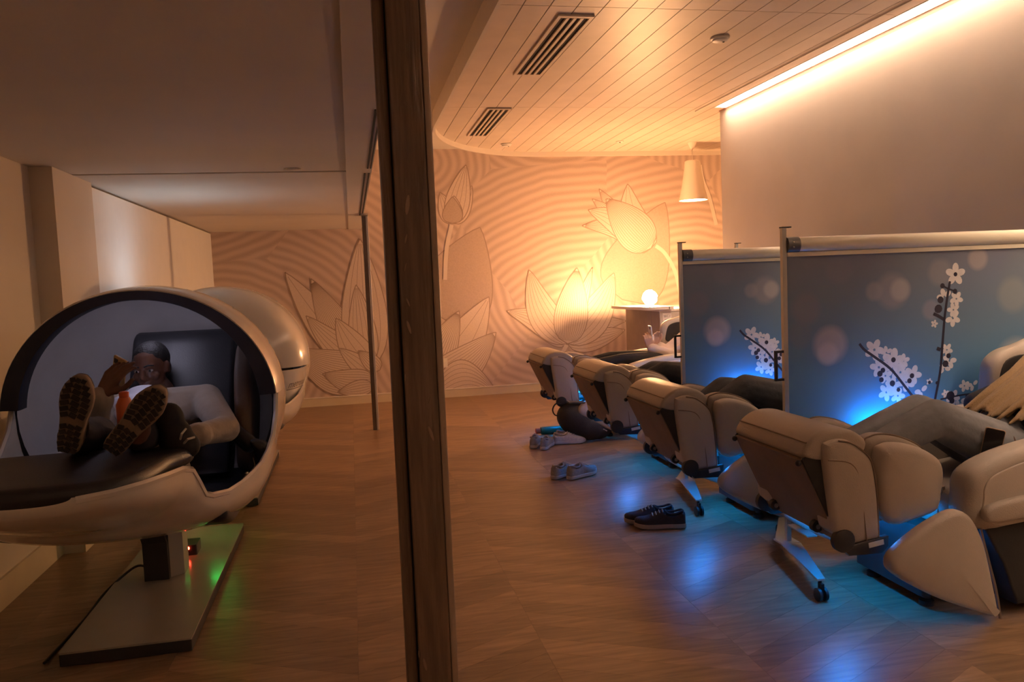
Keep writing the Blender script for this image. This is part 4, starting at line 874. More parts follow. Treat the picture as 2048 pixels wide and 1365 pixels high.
    cush('backrest', [(3.74, 0.60), (3.84, 0.66), (4.02, 0.88), (4.17, 1.10), (4.24, 1.20), (4.32, 1.22), (4.34, 1.14), (4.22, 0.92), (4.04, 0.68), (3.88, 0.55)], PXC-0.14, PXC+0.345, 0.025, M_PODPAD)
    cush('side_bolster', [(3.78, 0.62), (3.80, 0.85), (3.88, 1.05), (4.04, 1.16), (4.18, 1.10), (4.20, 0.85), (4.05, 0.66), (3.9, 0.58)], PXC+0.375, PXC+0.45, 0.025, mat('brown bolster', (0.09, 0.055, 0.038), 0.6, var=0.1, bump=0.1, bscale=200))
    # black side arm rest with hand grip
    a = GY(462, 858, 3.72); b = GY(498, 888, 3.66)
    mb = MB(); mb.capsule(a, 0.036, b, 0.038); ar = mb.build('side_arm', M_BLACK, p)
    q = GY(519, 893, 3.62); mb = MB(); mb.slab([(v.x, v.y) for v in cr([Vector((q.x+dx, q.z+dz, 0)) for dx, dz in ((-0.035, 0.03), (0.02, 0.022), (0.04, -0.01), (0.03, -0.055), (0.0, -0.06), (-0.02, -0.02))], 4)], 3.585, 3.655, 0.016, 0.004); mb.build('hand_grip', M_BLACK, ar, angle=1.2)
    # interior lamp above the head
    mb = MB(); zt = PCZ+0.55*dome_k(4.0)*0.955
    mb.box((PXC+0.0, 4.0, zt-0.016), (0.16, 0.03, 0.006)); mb.build('interior_light', lamp_strength, p, smooth=False)
    return p
pod = make_pod(emit('pod light dim', (0.80, 0.76, 1.0), E_POD))
tag(pod, 'white nap pod with dark lined visor, person lying inside', 'nap pod', 'nap pods along the left wall')
pod2 = copy_tree(pod); pod2.location = (PXC+0.015, 4.0+2.16, 0); 
mb = MB(); mb.box((PXC-0.22, 3.93, 1.428), (0.16, 0.10, 0.010)); vl = mb.build('added_pod_light', emit('added pod light', (0.66, 0.84, 1.0), 26.0), pod, smooth=False); vl.parent = pod2; vl.matrix_parent_inverse = Matrix.Translation((-PXC, -4.0, 0))  # hidden cool light added on the second pod to brighten left wall and soffit
mb = MB(); rings = []
for Y in (3.80, 3.74, 3.66, 3.58, 3.50, 3.43, 3.37, 3.33, 3.305):
    kk = max(0.0, 1-((3.80-Y)/0.50)**3)**(1/3)
    def arc(sc): return [Vector((PXC+0.598*kk*sc*math.cos(a), Y+(0.012 if sc < 1 else 0), PCZ+0.556*kk*sc*math.sin(a))) for a in [-0.03+(math.pi+0.06)*i/43 for i in range(44)]]
    rings.append(arc(1.0)+arc(0.97)[::-1])
mb.loft(rings); cvz = mb.build('closed_visor', M_PODWHITE, pod, angle=0.9); cvz.parent = pod2; cvz.matrix_parent_inverse = Matrix.Translation((-PXC, -4.0, 0))
POD2INV = Matrix.Translation((-PXC, -4.0, 0))
for sg in (1, -1):       # white cheek panels below the closed visor
    rings = []
    for Y in (3.86, 3.78, 3.70, 3.62, 3.54, 3.46, 3.40, 3.34, 3.29, 3.25, 3.215):
        kk = max(0.0, 1-((3.80-min(Y, 3.8))/0.62)**3)**(1/3)
        def arc2(sc): return [Vector((PXC+sg*0.580*kk*sc*math.cos(a), Y, PCZ+0.545*kk*sc*math.sin(a))) for a in [-1.25+1.20*i/11 for i in range(12)]]
        rings.append(arc2(1.0)+arc2(0.97)[::-1])
    mb = MB(); mb.loft(rings); ckp = mb.build('cheek_panel', M_PODWHITE, pod, angle=0.9); ckp.parent = pod2; ckp.matrix_parent_inverse = POD2INV
def cheek(Y, z, lift):
    kk = max(0.0, 1-((3.80-min(Y, 3.8))/0.62)**3)**(1/3); an = math.asin(max(-1, min(1, (z-PCZ)/(0.545*kk))))
    return Vector((PXC+0.580*kk*math.cos(an)+lift, Y, z))
c_ = bpy.data.curves.new('maker_name_src', 'FONT'); c_.body = 'metronaps'; c_.size = 0.066; c_.align_x = 'CENTER'; c_.align_y = 'CENTER'; c_.shear = 0.2; c_.resolution_u = 3
to = bpy.data.objects.new('maker_name_src', c_); COL.objects.link(to)
me = bpy.data.meshes.new_from_object(to.evaluated_get(bpy.context.evaluated_depsgraph_get())); bpy.data.objects.remove(to); bpy.data.curves.remove(c_)
for v in me.vertices: v.co = cheek(3.47+v.co.x*0.9, 0.775+v.co.y, 0.0030)   # wrapped round the cheek panel
me.name = 'maker_lettering'; me.materials.clear(); me.materials.append(M_INK)
o = bpy.data.objects.new('maker_lettering', me); COL.objects.link(o); o.parent = pod2; o.matrix_parent_inverse = POD2INV
mb = MB(); mb.tube([cheek(3.34+0.02*i, 0.742, 0.001) for i in range(15)], 0.002, 6); o = mb.build('lettering_rule', M_INK, pod); o.parent = pod2; o.matrix_parent_inverse = POD2INV
pod2['label'] = 'second white nap pod mostly hidden behind the occupied pod, its base plate showing'
for o in CHILDREN(pod2):
    if o.name.startswith('interior_light'):
        o.data = o.data.copy(); o.data.materials.clear(); o.data.materials.append(emit('pod light bright', (0.75, 0.85, 1.0), 30.0))
    if o.name.startswith('green_light') or o.name.startswith('red_light') or o.name.startswith('red_ind'): bpy.data.objects.remove(o)

# ================================================================== SHOES
def lerp_tab(tab, t):
    for (a, x), (b, y) in zip(tab, tab[1:]):
        if t <= b: return x+(y-x)*(t-a)/(b-a)
    return tab[-1][1]
WT = [(0, .018), (.04, .029), (.12, .034), (.3, .034), (.45, .037), (.62, .046), (.76, .047), (.88, .038), (.96, .024), (1, .012)]
HT = [(0, .050), (.03, .072), (.08, .078), (.2, .064), (.32, .062), (.40, .076), (.46, .076), (.6, .058), (.75, .043), (.88, .036), (.96, .027), (1, .012)]
def make_shoe(M, upper, sole, name='shoe', L_=0.285, tread=None, lace=None, parent=None, inner=None, toe=None):
    if parent is None:
        s = empty(name); s.matrix_world = M
        s.location = M.to_translation(); s.rotation_euler = M.to_euler()
    else: s = parent
    def T(v): return M @ Vector(v)
    out = [(L_*t, lerp_tab(WT, t)*1.06) for t in [i/24 for i in range(25)]]+[(L_*t, -lerp_tab(WT, t)*1.02) for t in [i/24 for i in range(24, -1, -1)]]
    mb = MB(); mb.slab(out, 0.0, 0.026, 0.006, 0.0, lambda a, b, c: T((a, c, b+0.010*max(0, (a/L_-0.75)/0.25)**2))); so = mb.build('sole' if parent is None else 'shoe_sole', sole, s, angle=0.8)
    rings = []; n = 20
    for i in range(25):
        t = 0.012+0.976*i/24; w_ = lerp_tab(WT, t)*0.97; h = lerp_tab(HT, t); ring = []
        o_ = max(0.0, min(1.0, min((t-0.055)/0.05, (0.40-t)/0.06)))
        lift = 0.010*max(0, (t-0.75)/0.25)**2
        for j in range(n):
            ph = math.pi*j/(n-1); y = w_*math.cos(ph); z = 0.022+h*math.sin(ph)**0.62 if 0 < j < n-1 else 0.022
            if o_ > 0 and 4 <= j <= n-5:
                y2 = y*0.88; z2 = 0.034 if 5 <= j <= n-6 else z
                y = y+(y2-y)*o_; z = z+(z2-z)*o_
            ring.append(T((L_*t, y, z+lift)))
        rings.append(ring)
    mb = MB(); mb.loft(rings); up = mb.build('upper' if parent is None else 'shoe_upper', upper, s, angle=1.1)
    ino = [(L_*t, lerp_tab(WT, t)*0.72) for t in [0.07+0.32*i/10 for i in range(11)]]; ino += [(x, -y) for x, y in ino[::-1]]
    mb = MB(); mb.add([T((x, y, 0.042)) for x, y in ino], [tuple(range(len(ino)))]); mb.build('insole', inner or M_DARKFAB, up, smooth=False)
    mb = MB(); lp = []
    for i in range(28):
        a = 2*math.pi*i/28; t = 0.225+0.175*math.cos(a); lp.append(T((L_*t, lerp_tab(WT, t)*0.80*math.sin(a)*1.0, 0.022+lerp_tab(HT, min(max(t, .05), .4))*0.93)))
    lp.append(lp[0]); mb.tube(lp, 0.006, 8); mb.build('collar', upper, up)
    for k in range(4):
        t = 0.44+0.065*k; w_ = lerp_tab(WT, t)*0.6; h = lerp_tab(HT, t)
        mb = MB(); mb.tube([T((L_*t, -w_, 0.022+h*0.90)), T((L_*(t+0.01), 0, 0.026+h)), T((L_*t, w_, 0.022+h*0.90))], 0.0035, 6); mb.build('lace', lace or sole, up)
    if toe:
        rg_ = []
        for i in range(6):
            t = 0.86+0.13*i/5; w_ = lerp_tab(WT, t)*1.0; h = lerp_tab(HT, t)*0.8; rg_.append([T((L_*t, w_*math.cos(math.pi*j/12), 0.023+0.010*max(0, (t-0.75)/0.25)**2+h*math.sin(math.pi*j/12)**0.62)) for j in range(13)])
        mb = MB(); mb.loft(rg_); mb.build('toe_cap', toe, up, angle=1.1)
    if tread:
        mb = MB(); rnd = random.Random(5)
        for i in range(13):
            t = 0.05+0.9*i/12
            if 0.36 < t < 0.46: continue
            w_ = lerp_tab(WT, t)*0.98
            for side in (-1, 0, 1):
                x0 = L_*t; hw = w_*0.27
                y0 = side*w_*0.64
                a = 0.35*(1 if side >= 0 else -1)
                R3 = Matrix.Rotation(a, 3, 'Z')
                mb.add([T(Vector((x0, y0, -0.0025)) + R3 @ Vector((sx*0.0072, sy*hw, sz*0.0025))) for sx in (-1, 1) for sy in (-1, 1) for sz in (-1, 1)], [(0, 1, 3, 2), (4, 6, 7, 5), (0, 4, 5, 1), (2, 3, 7, 6), (0, 2, 6, 4), (1, 5, 7, 3)])
        tr = mb.build('tread', tread, so, smooth=False); tr['kind'] = 'stuff'
    return s
def ground_M(heel, toe_dir): 
    d = Vector((toe_dir[0], toe_dir[1], 0)).normalized(); z = Vector((0, 0, 1)); y = z.cross(d)
    m_ = Matrix.Identity(4)
    for i in range(3): m_[i][0] = d[i]; m_[i][1] = y[i]; m_[i][2] = z[i]; m_[i][3] = (heel[0], heel[1], 0.0055)[i]
    return m_
M_GREYKNIT = mat('grey knit', (0.30, 0.255, 0.215), 0.85, var=0.15, vscale=60, bump=0.3, bscale=400)
M_WHITEKNIT = mat('white knit', (0.52, 0.46, 0.39), 0.8, var=0.12, vscale=80, bump=0.3, bscale=400)
M_BLACKKNIT = mat('black knit', (0.035, 0.026, 0.028), 0.85, var=0.15, vscale=60, bump=0.3, bscale=400)
M_MIDSOLE = mat('pale midsole', (0.50, 0.42, 0.34), 0.6, var=0.08)
M_TANSOLE = mat('tan midsole', (0.34, 0.25, 0.18), 0.65, var=0.1)
def gz(x, y): q = GZ(x, y); return (q.x, q.y)
for lab, grp, heel, dr, up, so, toe in (
    ('black sneaker with tan sole on the floor before the second chair, the nearer one', 'black sneakers', gz(1372, 1056), (-1, 0.30), M_BLACKKNIT, M_TANSOLE, None),
    ('black sneaker lying behind the nearer black sneaker', 'black sneakers', (gz(1372, 1056)[0]-0.02, gz(1372, 1056)[1]+0.115), (-1, 0.22), M_BLACKKNIT, M_TANSOLE, None),
    ('grey sneaker with pale toe alone on the open floor, the nearer of its pair', 'grey sneakers', gz(1137, 962), (0.85, 0.52), M_GREYKNIT, M_MIDSOLE, M_WHITEKNIT),
    ('grey sneaker half hidden behind the pale toed grey sneaker', 'grey sneakers', (gz(1137, 962)[0]-0.10, gz(1137, 962)[1]+0.05), (0.80, 0.60), M_GREYKNIT, M_MIDSOLE, M_WHITEKNIT),
    ('beige sneaker heel towards the camera, right one of the pair near the backpack', 'beige sneakers', gz(1087, 902), (0.45, 0.9), M_GREYKNIT, M_MIDSOLE, None),
    ('beige sneaker heel towards the camera, left one of the pair near the backpack', 'beige sneakers', gz(1066, 899), (0.38, 0.92), M_GREYKNIT, M_MIDSOLE, None),
    ('white mesh sneaker beside the backpack, toe towards the bag', 'white sneakers', gz(1106, 890), (1, -0.10), M_WHITEKNIT, M_MIDSOLE, None),
    ('white mesh sneaker tucked between its twin and the backpack', 'white sneakers', (gz(1106, 890)[0]+0.05, gz(1106, 890)[1]+0.098), (1, -0.10), M_WHITEKNIT, M_MIDSOLE, None)):
    tag(make_shoe(ground_M(heel, dr), up, so, 'sneaker', toe=toe), lab, 'shoe', grp)

# ================================================================== BACKPACK AND BOTTLE
M_BAG = mat('black nylon', (0.018, 0.016, 0.017), 0.6, var=0.2, bump=0.25, bscale=180)
bg = tag(empty('backpack', (1.9, 6.595, 0)), 'black backpack slumped on the floor below the furthest massage chair', 'backpack')
R = Matrix.Rotation(0.34, 3, 'Y')
mb = MB(); c0 = Vector((1.875, 6.595, 0.185))
mb.ball(c0, (0.205, 0.115, 0.150), R); mb.ball((2.03, 6.595, 0.105), (0.125, 0.105, 0.098)); mb.ball((1.775, 6.60, 0.225), (0.105, 0.105, 0.115)); mb.ball((1.95, 6.56, 0.12), (0.15, 0.09, 0.11)); mb.ball((1.90, 6.60, 0.25), (0.12, 0.10, 0.085), R)
organic(mb, 'bag_body', M_BAG, bg, 0.014, 5)
mb = MB(); h0 = c0+R @ Vector((-0.20, -0.02, 0.05)); mb.tube([(v.x, v.y, v.z) for v in cr([h0+Vector((0.0, -0.02, 0.045)), h0+Vector((-0.05, -0.02, 0.05)), h0+Vector((-0.075, -0.01, 0.0)), h0+Vector((-0.05, 0, -0.05)), h0+Vector((0.01, 0, -0.05))], 6, False)], 0.006, 8); mb.build('grab_handle', M_BAG, bg)
for k, dy in enumerate((-0.09, -0.05, 0.0, 0.05)):
    mb = MB(); mb.tube([(v.x, v.y, v.z) for v in cr([c0+R @ Vector((-0.17, dy, 0.125)), c0+R @ Vector((-0.05, dy, 0.160-0.010*k)), c0+R @ Vector((0.05, dy-0.02, 0.142)), c0+R @ Vector((0.14, dy-0.02, 0.085))], 6, False)], 0.010, 8); mb.build('shoulder_strap', mat('grey webbing', (0.15, 0.12, 0.09), 0.8, var=0.15), bg)
for dx, dz in ((0.095, -0.060), (0.115, -0.072)):
    q = Vector((2.02+dx-0.06, 6.497, 0.17+dz)); mb = MB(); mb.box(q, (0.018, 0.006, 0.008), Matrix.Rotation(0.5, 3, 'Y')); mb.build('pale_mark', M_STICKER, bg, smooth=False)
q = GZ(1085, 876); 
bo = tag(empty('bottle', (q.x+0.1, q.y+0.14, 0)), 'green tube shaped bottle with orange end lying behind the beige sneakers', 'bottle')
ry = Matrix.Rotation(math.pi/2, 3, 'Y')
mb = MB(); mb.lathe([(0.02, 0.045), (0.033, 0.05), (0.036, 0.07), (0.036, 0.26), (0.03, 0.275)], (q.x-0.03, q.y+0.14, 0.0368), 18, ry); mb.build('bottle_body', mat('green plastic', (0.035, 0.12, 0.05), 0.4, var=0.1), bo)
mb = MB(); mb.lathe([(0.018, 0.0), (0.026, 0.004), (0.026, 0.040), (0.02, 0.046)], (q.x-0.03, q.y+0.14, 0.0368), 16, ry); mb.build('bottle_cap', mat('orange plastic', (0.55, 0.10, 0.03), 0.4, var=0.05), bo)

# ================================================================== PEOPLE
V = Vector
M_SKIN_D = mat('deep brown skin', (0.135, 0.058, 0.036), 0.45, var=0.06, vscale=20)
M_SKIN_L = mat('light skin', (0.46, 0.26, 0.17), 0.5, var=0.05, vscale=20)
M_HAIR_K = mat('black hair', (0.010, 0.008, 0.008), 0.6, var=0.3, vscale=60, bump=0.5, bscale=120)
M_HAIR_B = mat('blonde hair', (0.33, 0.21, 0.10), 0.5, var=0.3, vscale=30, stretch=(6, 40, 6), bump=0.5, bscale=60)
M_HAIR_N = mat('brown hair', (0.05, 0.03, 0.02), 0.55, var=0.3, vscale=40, bump=0.5, bscale=80)
M_HOODIE = mat('beige grey sweatshirt', (0.34, 0.275, 0.215), 0.95, var=0.08, vscale=12, bump=0.5, bscale=22, sheen=0.2)
M_TEE = mat('white tee', (0.62, 0.62, 0.68), 0.85, var=0.04, bump=0.2, bscale=40)
M_DARKTROUSER = mat('dark navy trousers', (0.022, 0.020, 0.028), 0.9, var=0.15, bump=0.4, bscale=25)
M_JEANS = mat('washed blue jeans', (0.20, 0.205, 0.225), 0.9, var=0.22, vscale=7, bump=0.5, bscale=18)
M_DARKJEANS = mat('dark grey jeans', (0.060, 0.062, 0.070), 0.9, var=0.2, vscale=8, bump=0.5, bscale=18)
M_BLACKCLOTH = mat('black cloth', (0.016, 0.014, 0.016), 0.9, var=0.2, bump=0.4, bscale=22)
M_PINKSLEEVE = mat('pale pink knit', (0.60, 0.47, 0.40), 0.9, var=0.06, bump=0.4, bscale=25)
M_GREYTOP = mat('grey shirt', (0.20, 0.19, 0.19), 0.9, var=0.1, bump=0.4, bscale=22)
M_SOCK = mat('pale socks', (0.55, 0.52, 0.50), 0.9, var=0.08, bump=0.3, bscale=60)
M_EYE = mat('eye white', (0.55, 0.50, 0.46), 0.3, var=0.02)
M_IRIS = mat('dark iris', (0.015, 0.010, 0.008), 0.2, var=0.05)
def frame(fwd, up):
    f = V(fwd).normalized(); u = (V(up)-f*V(up).dot(f)).normalized(); r = f.cross(u)
    return Matrix((r, f, u)).transposed()          # columns: right, forward, up
def add_hand(mb, wrist, d, n, side, curl=0.5, spread=0.5, sc=1.0):
    """palm and five fingers: d = wrist to knuckles, n = direction the palm faces, side = +1 thumb on d x n side"""
    d = V(d).normalized(); n = (V(n)-d*V(n).dot(d)).normalized(); a = d.cross(n)*side; w_ = V(wrist); z = sc
    for k in range(4): mb.capsule(w_+(d*0.012+a*(0.016-0.011*k))*z, 0.0145*z, w_+(d*(0.086-0.003*abs(k-1))+a*(0.030-0.020*k))*z, 0.0115*z)
    for k, ln in enumerate((0.072, 0.080, 0.074, 0.058)):
        p = w_+(d*(0.088-0.004*abs(k-1))+a*(0.031-0.0205*k))*z; base = (d+a*(0.10*spread*(1.5-k)/1.5)).normalized(); ang = 0.0
        rr = (0.0096-0.0006*k if k < 3 else 0.0080)*z
        for j, fr in enumerate((0.46, 0.31, 0.23)):
            ang += curl*(0.55, 0.75, 0.5)[j]
            dd = base*math.cos(ang)+n*math.sin(ang)
            q = p+dd*(ln*fr*z); mb.capsule(p, rr, q, rr*0.92); p = q; rr *= 0.92
    t0 = w_+(d*0.030+a*0.026)*z; t1 = t0+(a*0.75+d*0.6+n*0.25).normalized()*0.036*z; t2 = t1+(d*0.9+a*0.25+n*0.35).normalized()*0.030*z; t3 = t2+(d*0.95+n*0.25).normalized()*0.024*z
    mb.chain([w_+(d*0.015+a*0.012)*z, t0, t1, t2, t3], [0.015*z, 0.0145*z, 0.0118*z, 0.0105*z, 0.0092*z])
def add_head(mb, c, F, sc=1.0):
    def P(x, y, z): return c+F @ V((x*sc, y*sc, z*sc))
    def bl(x, y, z, r): mb.ball(P(x, y, z), tuple(v*sc for v in r), F)
    bl(0, -0.012, 0.030, (0.076, 0.095, 0.085)); bl(0, 0.014, -0.025, (0.064, 0.070, 0.082)); bl(0, 0.036, -0.078, (0.040, 0.040, 0.034))
    bl(0, 0.060, 0.030, (0.052, 0.026, 0.020))                                                         # brow
    mb.chain([P(0, 0.078, 0.018), P(0, 0.098, -0.014), P(0, 0.094, -0.022)], [0.009*sc, 0.0125*sc, 0.012*sc])
    for s in (-1, 1):
        bl(s*0.013, 0.088, -0.022, (0.009, 0.010, 0.008)); bl(s*0.040, 0.060, -0.018, (0.024, 0.020, 0.020)); bl(s*0.077, -0.008, 0.0, (0.009, 0.020, 0.030)); bl(s*0.083, -0.010, 0.012, (0.006, 0.014, 0.016))
    bl(0, 0.082, -0.047, (0.024, 0.011, 0.0065)); bl(0, 0.080, -0.060, (0.021, 0.012, 0.008)); bl(0, 0.070, -0.086, (0.020, 0.018, 0.015))
def face_parts(person, c, F, sc=1.0, closed=False):
    def P(x, y, z): return c+F @ V((x*sc, y*sc, z*sc))
    for s in (-1, 1):
        mb = MB(); mb.ball(P(s*0.031, 0.070, 0.010), (0.0125*sc, 0.010*sc, 0.006*sc if not closed else 0.003*sc), F, 12, 8); e = mb.build('eye', M_EYE, person)
        mb = MB(); mb.ball(P(s*0.031, 0.0775, 0.010), (0.0058*sc, 0.004*sc, 0.0056*sc), F, 10, 6); mb.build('iris', M_IRIS, e)
        mb = MB(); mb.chain([P(s*0.014, 0.087, 0.033), P(s*0.032, 0.085, 0.038), P(s*0.050, 0.072, 0.033)], [0.0038*sc, 0.0042*sc, 0.003*sc]); mb.build('eyebrow', M_HAIR_K, person)
    mb = MB(); mb.chain([P(-0.021, 0.088, -0.0535), P(0, 0.0935, -0.053), P(0.021, 0.088, -0.0535)], [0.0022*sc, 0.0026*sc, 0.0022*sc]); mb.build('lips', mat('lips', (0.16, 0.05, 0.045), 0.4, var=0.05), person)
def hair_cap(person, c, F, mt, sc=1.0, thick=0.010, extra=None, voxel=0.009):
    mb = MB()
    def P(x, y, z): return c+F @ V((x*sc, y*sc, z*sc))
    mb.ball(P(0, -0.026, 0.044), ((0.078+thick)*sc, (0.092+thick)*sc, (0.080+thick)*sc), F); mb.ball(P(0, -0.045, -0.01), (0.074*sc, 0.062*sc, 0.07*sc), F)
    if extra: extra(mb, P)
    return organic(mb, 'hair', mt, person, voxel, 3)
def make_person(label, J, skin, top, trousers, hair, feet='sock', face=True, voxel=0.0085, hands=None, hair_extra=None, thick=0.01, sleeve=0.94, headsc=1.0, collar=None, hair_voxel=0.009):
    F = frame(*J['headaxes']); hc = J['head']
    mb = MB()
    add_head(mb, hc, F, headsc)
    mb.chain([hc+F @ V((0, -0.022, -0.075)), J['neck'], J['chest']], [0.052, 0.056, 0.10])
    mb.chain([J['chest'], J['belly'], J['pelvis']], [0.115, 0.11, 0.115])
    mb.capsule(J['shL'], 0.055, J['shR'], 0.055)
    for s in 'LR':
        mb.chain([J['sh'+s], J['el'+s], J['wr'+s]], [0.052, 0.038, 0.026])
        mb.chain([J['hip'+s], J['kn'+s], J['an'+s]], [0.080, 0.052, 0.038])
        mb.chain([J['an'+s], J['toe'+s]], [0.040, 0.030])
        h = (hands or {}).get(s)
        d = (J['wr'+s]-J['el'+s]).normalized()
        if h: add_hand(mb, J['wr'+s], h['d'], h['n'], h['side'], h.get('curl', 0.5), 0.5, h.get('sc', 1.0))
        else: add_hand(mb, J['wr'+s], d, V((0, 0, -1)) if abs(d.z) < 0.9 else V((1, 0, 0)), 1 if s == 'L' else -1, 0.5)
    body = organic(mb, 'person', skin, None, 0.0062, 3)
    # clothing
    mb = MB()
    mb.chain([J['neck'].lerp(J['chest'], 0.55), J['chest'], J['belly'], J['pelvis']], [0.085, 0.142, 0.136, 0.135]); mb.capsule(J['shL'], 0.074, J['shR'], 0.074)
    for s in 'LR':
        d = J['chest']; mb.chain([d.lerp(J['sh'+s], 0.6), J['sh'+s], J['el'+s], J['el'+s].lerp(J['wr'+s], sleeve)], [0.085, 0.076, 0.060, 0.045])
        mb.capsule(J['el'+s].lerp(J['wr'+s], sleeve-0.16), 0.052, J['el'+s].lerp(J['wr'+s], sleeve-0.04), 0.052)
    organic(mb, 'top', top, body, voxel, 5)
    mb = MB()
    mb.chain([J['belly'].lerp(J['pelvis'], 0.5), J['pelvis']], [0.135, 0.145]); mb.capsule(J['hipL'], 0.115, J['hipR'], 0.115)
    rk = J.get('rk', 0.078)
    for s in 'LR':
        mb.chain([J['hip'+s], J['hip'+s].lerp(J['kn'+s], 0.5), J['kn'+s], J['kn'+s].lerp(J['an'+s], 0.4), J['kn'+s].lerp(J['an'+s], 0.93)], [0.112, 0.098, rk, rk*0.92, rk*0.76])
    organic(mb, 'trousers', trousers, body, voxel, 4)
    if feet == 'sock':
        for s in 'LR':
            mb = MB(); mb.chain([J['kn'+s].lerp(J['an'+s], 0.85), J['an'+s], J['toe'+s]], [0.044, 0.046, 0.037]); organic(mb, 'sock', M_SOCK, body, voxel, 3)
    if face: face_parts(body, hc, F, headsc)
    hair_cap(body, hc, F, hair, headsc, thick, hair_extra, hair_voxel)
    tag(body, label, 'person')
    return body

# ---- person in the pod
kL, kR = GY(250, 872, 3.12), GY(330, 872, 3.10)
J = dict(head=GY(302, 738, 4.02), headaxes=(V((-0.20, -0.95, -0.18)), V((-0.10, -0.2, 1))), neck=V((-0.905, 4.03, 0.955)), chest=V((-0.90, 3.90, 0.825)), belly=V((-0.905, 3.74, 0.72)), pelvis=V((-0.91, 3.55, 0.68)),
         shL=GY(412, 800, 3.92), elL=GY(452, 858, 3.62), wrL=GY(388, 872, 3.40), shR=V((-1.10, 3.92, 0.90)), elR=GY(185, 868, 3.66), wrR=GY(203, 792, 3.46),
         hipL=V((-0.82, 3.52, 0.67)), hipR=V((-1.0, 3.52, 0.67)), knL=V((-0.74, 3.10, 0.90)), knR=V((-0.93, 3.10, 0.91)), anL=V((-0.715, 2.82, 0.945)), anR=V((-0.915, 2.82, 0.955)), toeL=V((-0.70, 2.79, 1.0)), toeR=V((-0.91, 2.79, 1.01)), rk=0.072)
hR = GY(248, 716, 3.46)
pod_person = make_person('person in beige sweatshirt lying in the nap pod, looking at a phone', J, M_SKIN_D, M_HOODIE, M_DARKTROUSER, M_HAIR_K, feet=None, thick=0.004,
    hands={'R': dict(d=hR-J['wrR'], n=V((0.62, 0.75, 0.05)), side=-1, curl=0.55, sc=1.12), 'L': dict(d=V((-0.75, -0.35, -0.25)), n=V((0, -0.2, -1)), side=1, curl=0.7)}, sleeve=0.97)
mb = MB(); mb.chain([J['neck']+V((0, -0.02, -0.03)), J['chest']+V((-0.02, -0.115, 0.04)), J['chest']+V((-0.05, -0.14, -0.05))], [0.068, 0.055, 0.045]); organic(mb, 'white_collar', M_TEE, pod_person, 0.009, 4)
mb = MB(); q = GY(270, 803, 3.76); mb.ball(q, (0.12, 0.030, 0.034)); mb.ball(q+V((0.03, 0.05, 0.03)), (0.08, 0.05, 0.035)); mb.ball(q+V((-0.02, -0.005, -0.05)), (0.07, 0.03, 0.05)); organic(mb, 'white_shirt', M_TEE, pod_person, 0.009, 4)
def sole_M(heel, toe, up):
    d = (V(toe)-V(heel)).normalized(); z = (V(up)-d*V(up).dot(d)).normalized(); y = z.cross(d); m_ = Matrix.Identity(4)
    for i in range(3): m_[i][0] = d[i]; m_[i][1] = y[i]; m_[i][2] = z[i]; m_[i][3] = V(heel)[i]
    return m_
M_TREADBASE = mat('taupe outsole', (0.235, 0.165, 0.12), 0.8, var=0.2, vscale=30)
M_TREAD = mat('dark tread rubber', (0.030, 0.022, 0.018), 0.8, var=0.2)
for heel, toe in ((GY(133, 908, 2.70), GY(158, 757, 2.66)), (GY(218, 906, 2.70), GY(320, 783, 2.65))):
    make_shoe(sole_M(heel, toe, V((0.05, 1, 0.25))), M_BLACKKNIT, M_TREADBASE, L_=(toe-heel).length*1.02, tread=M_TREAD, parent=pod_person)
ph = GY(238, 748, 3.53)
M_PHONE = mat('phone body', (0.02, 0.02, 0.022), 0.3, var=0.05)
def phone(label, c, wide, tall, thin, screen_mt, case=M_PHONE):
    """wide, tall, thin: orthogonal unit axes; the screen faces +thin"""
    X, Y_, Z_ = V(wide).normalized(), V(tall).normalized(), V(thin).normalized(); R_ = Matrix((X, Y_, Z_)).transposed(); c = V(c)
    o = empty('smartphone', c); out = []
    for sx, sy, a0 in ((1, 1, 0), (-1, 1, 1), (-1, -1, 2), (1, -1, 3)):
        for k in range(5):
            a = math.pi/2*(a0+k/4); out.append((sx*0.028+0.008*math.cos(a), sy*0.066+0.008*math.sin(a)))
    mb = MB(); mb.slab(out, -0.0045, 0.0045, 0.002, 0.0, lambda a, b, d_: c+R_ @ V((a, d_, b))); bd = mb.build('phone_body', case, o, angle=0.8)
    mb = MB(); mb.add([c+R_ @ V((x*0.93, y*0.96, 0.0052)) for x, y in out], [tuple(range(len(out)))]); mb.build('phone_screen', screen_mt, o, smooth=False)
    mb = MB(); mb.box(c+R_ @ V((-0.018, 0.052, -0.0055)), (0.02, 0.02, 0.003), R_); mb.build('camera_bump', M_PHONE, bd, smooth=False)
    tag(o, label, 'phone'); return o
fx = V((0.62, 0.76, 0.10)).normalized(); up_ = GY(250, 712, 3.46)-GY(214, 792, 3.46); up_ = (up_-fx*up_.dot(fx)).normalized()
phone('phone lighting the face of the person in the nap pod', ph, fx.cross(up_), up_, fx, emit('phone screen glow', (0.62, 0.66, 1.0), 9.0), mat('gold phone case', (0.55, 0.36, 0.16), 0.35, var=0.03))
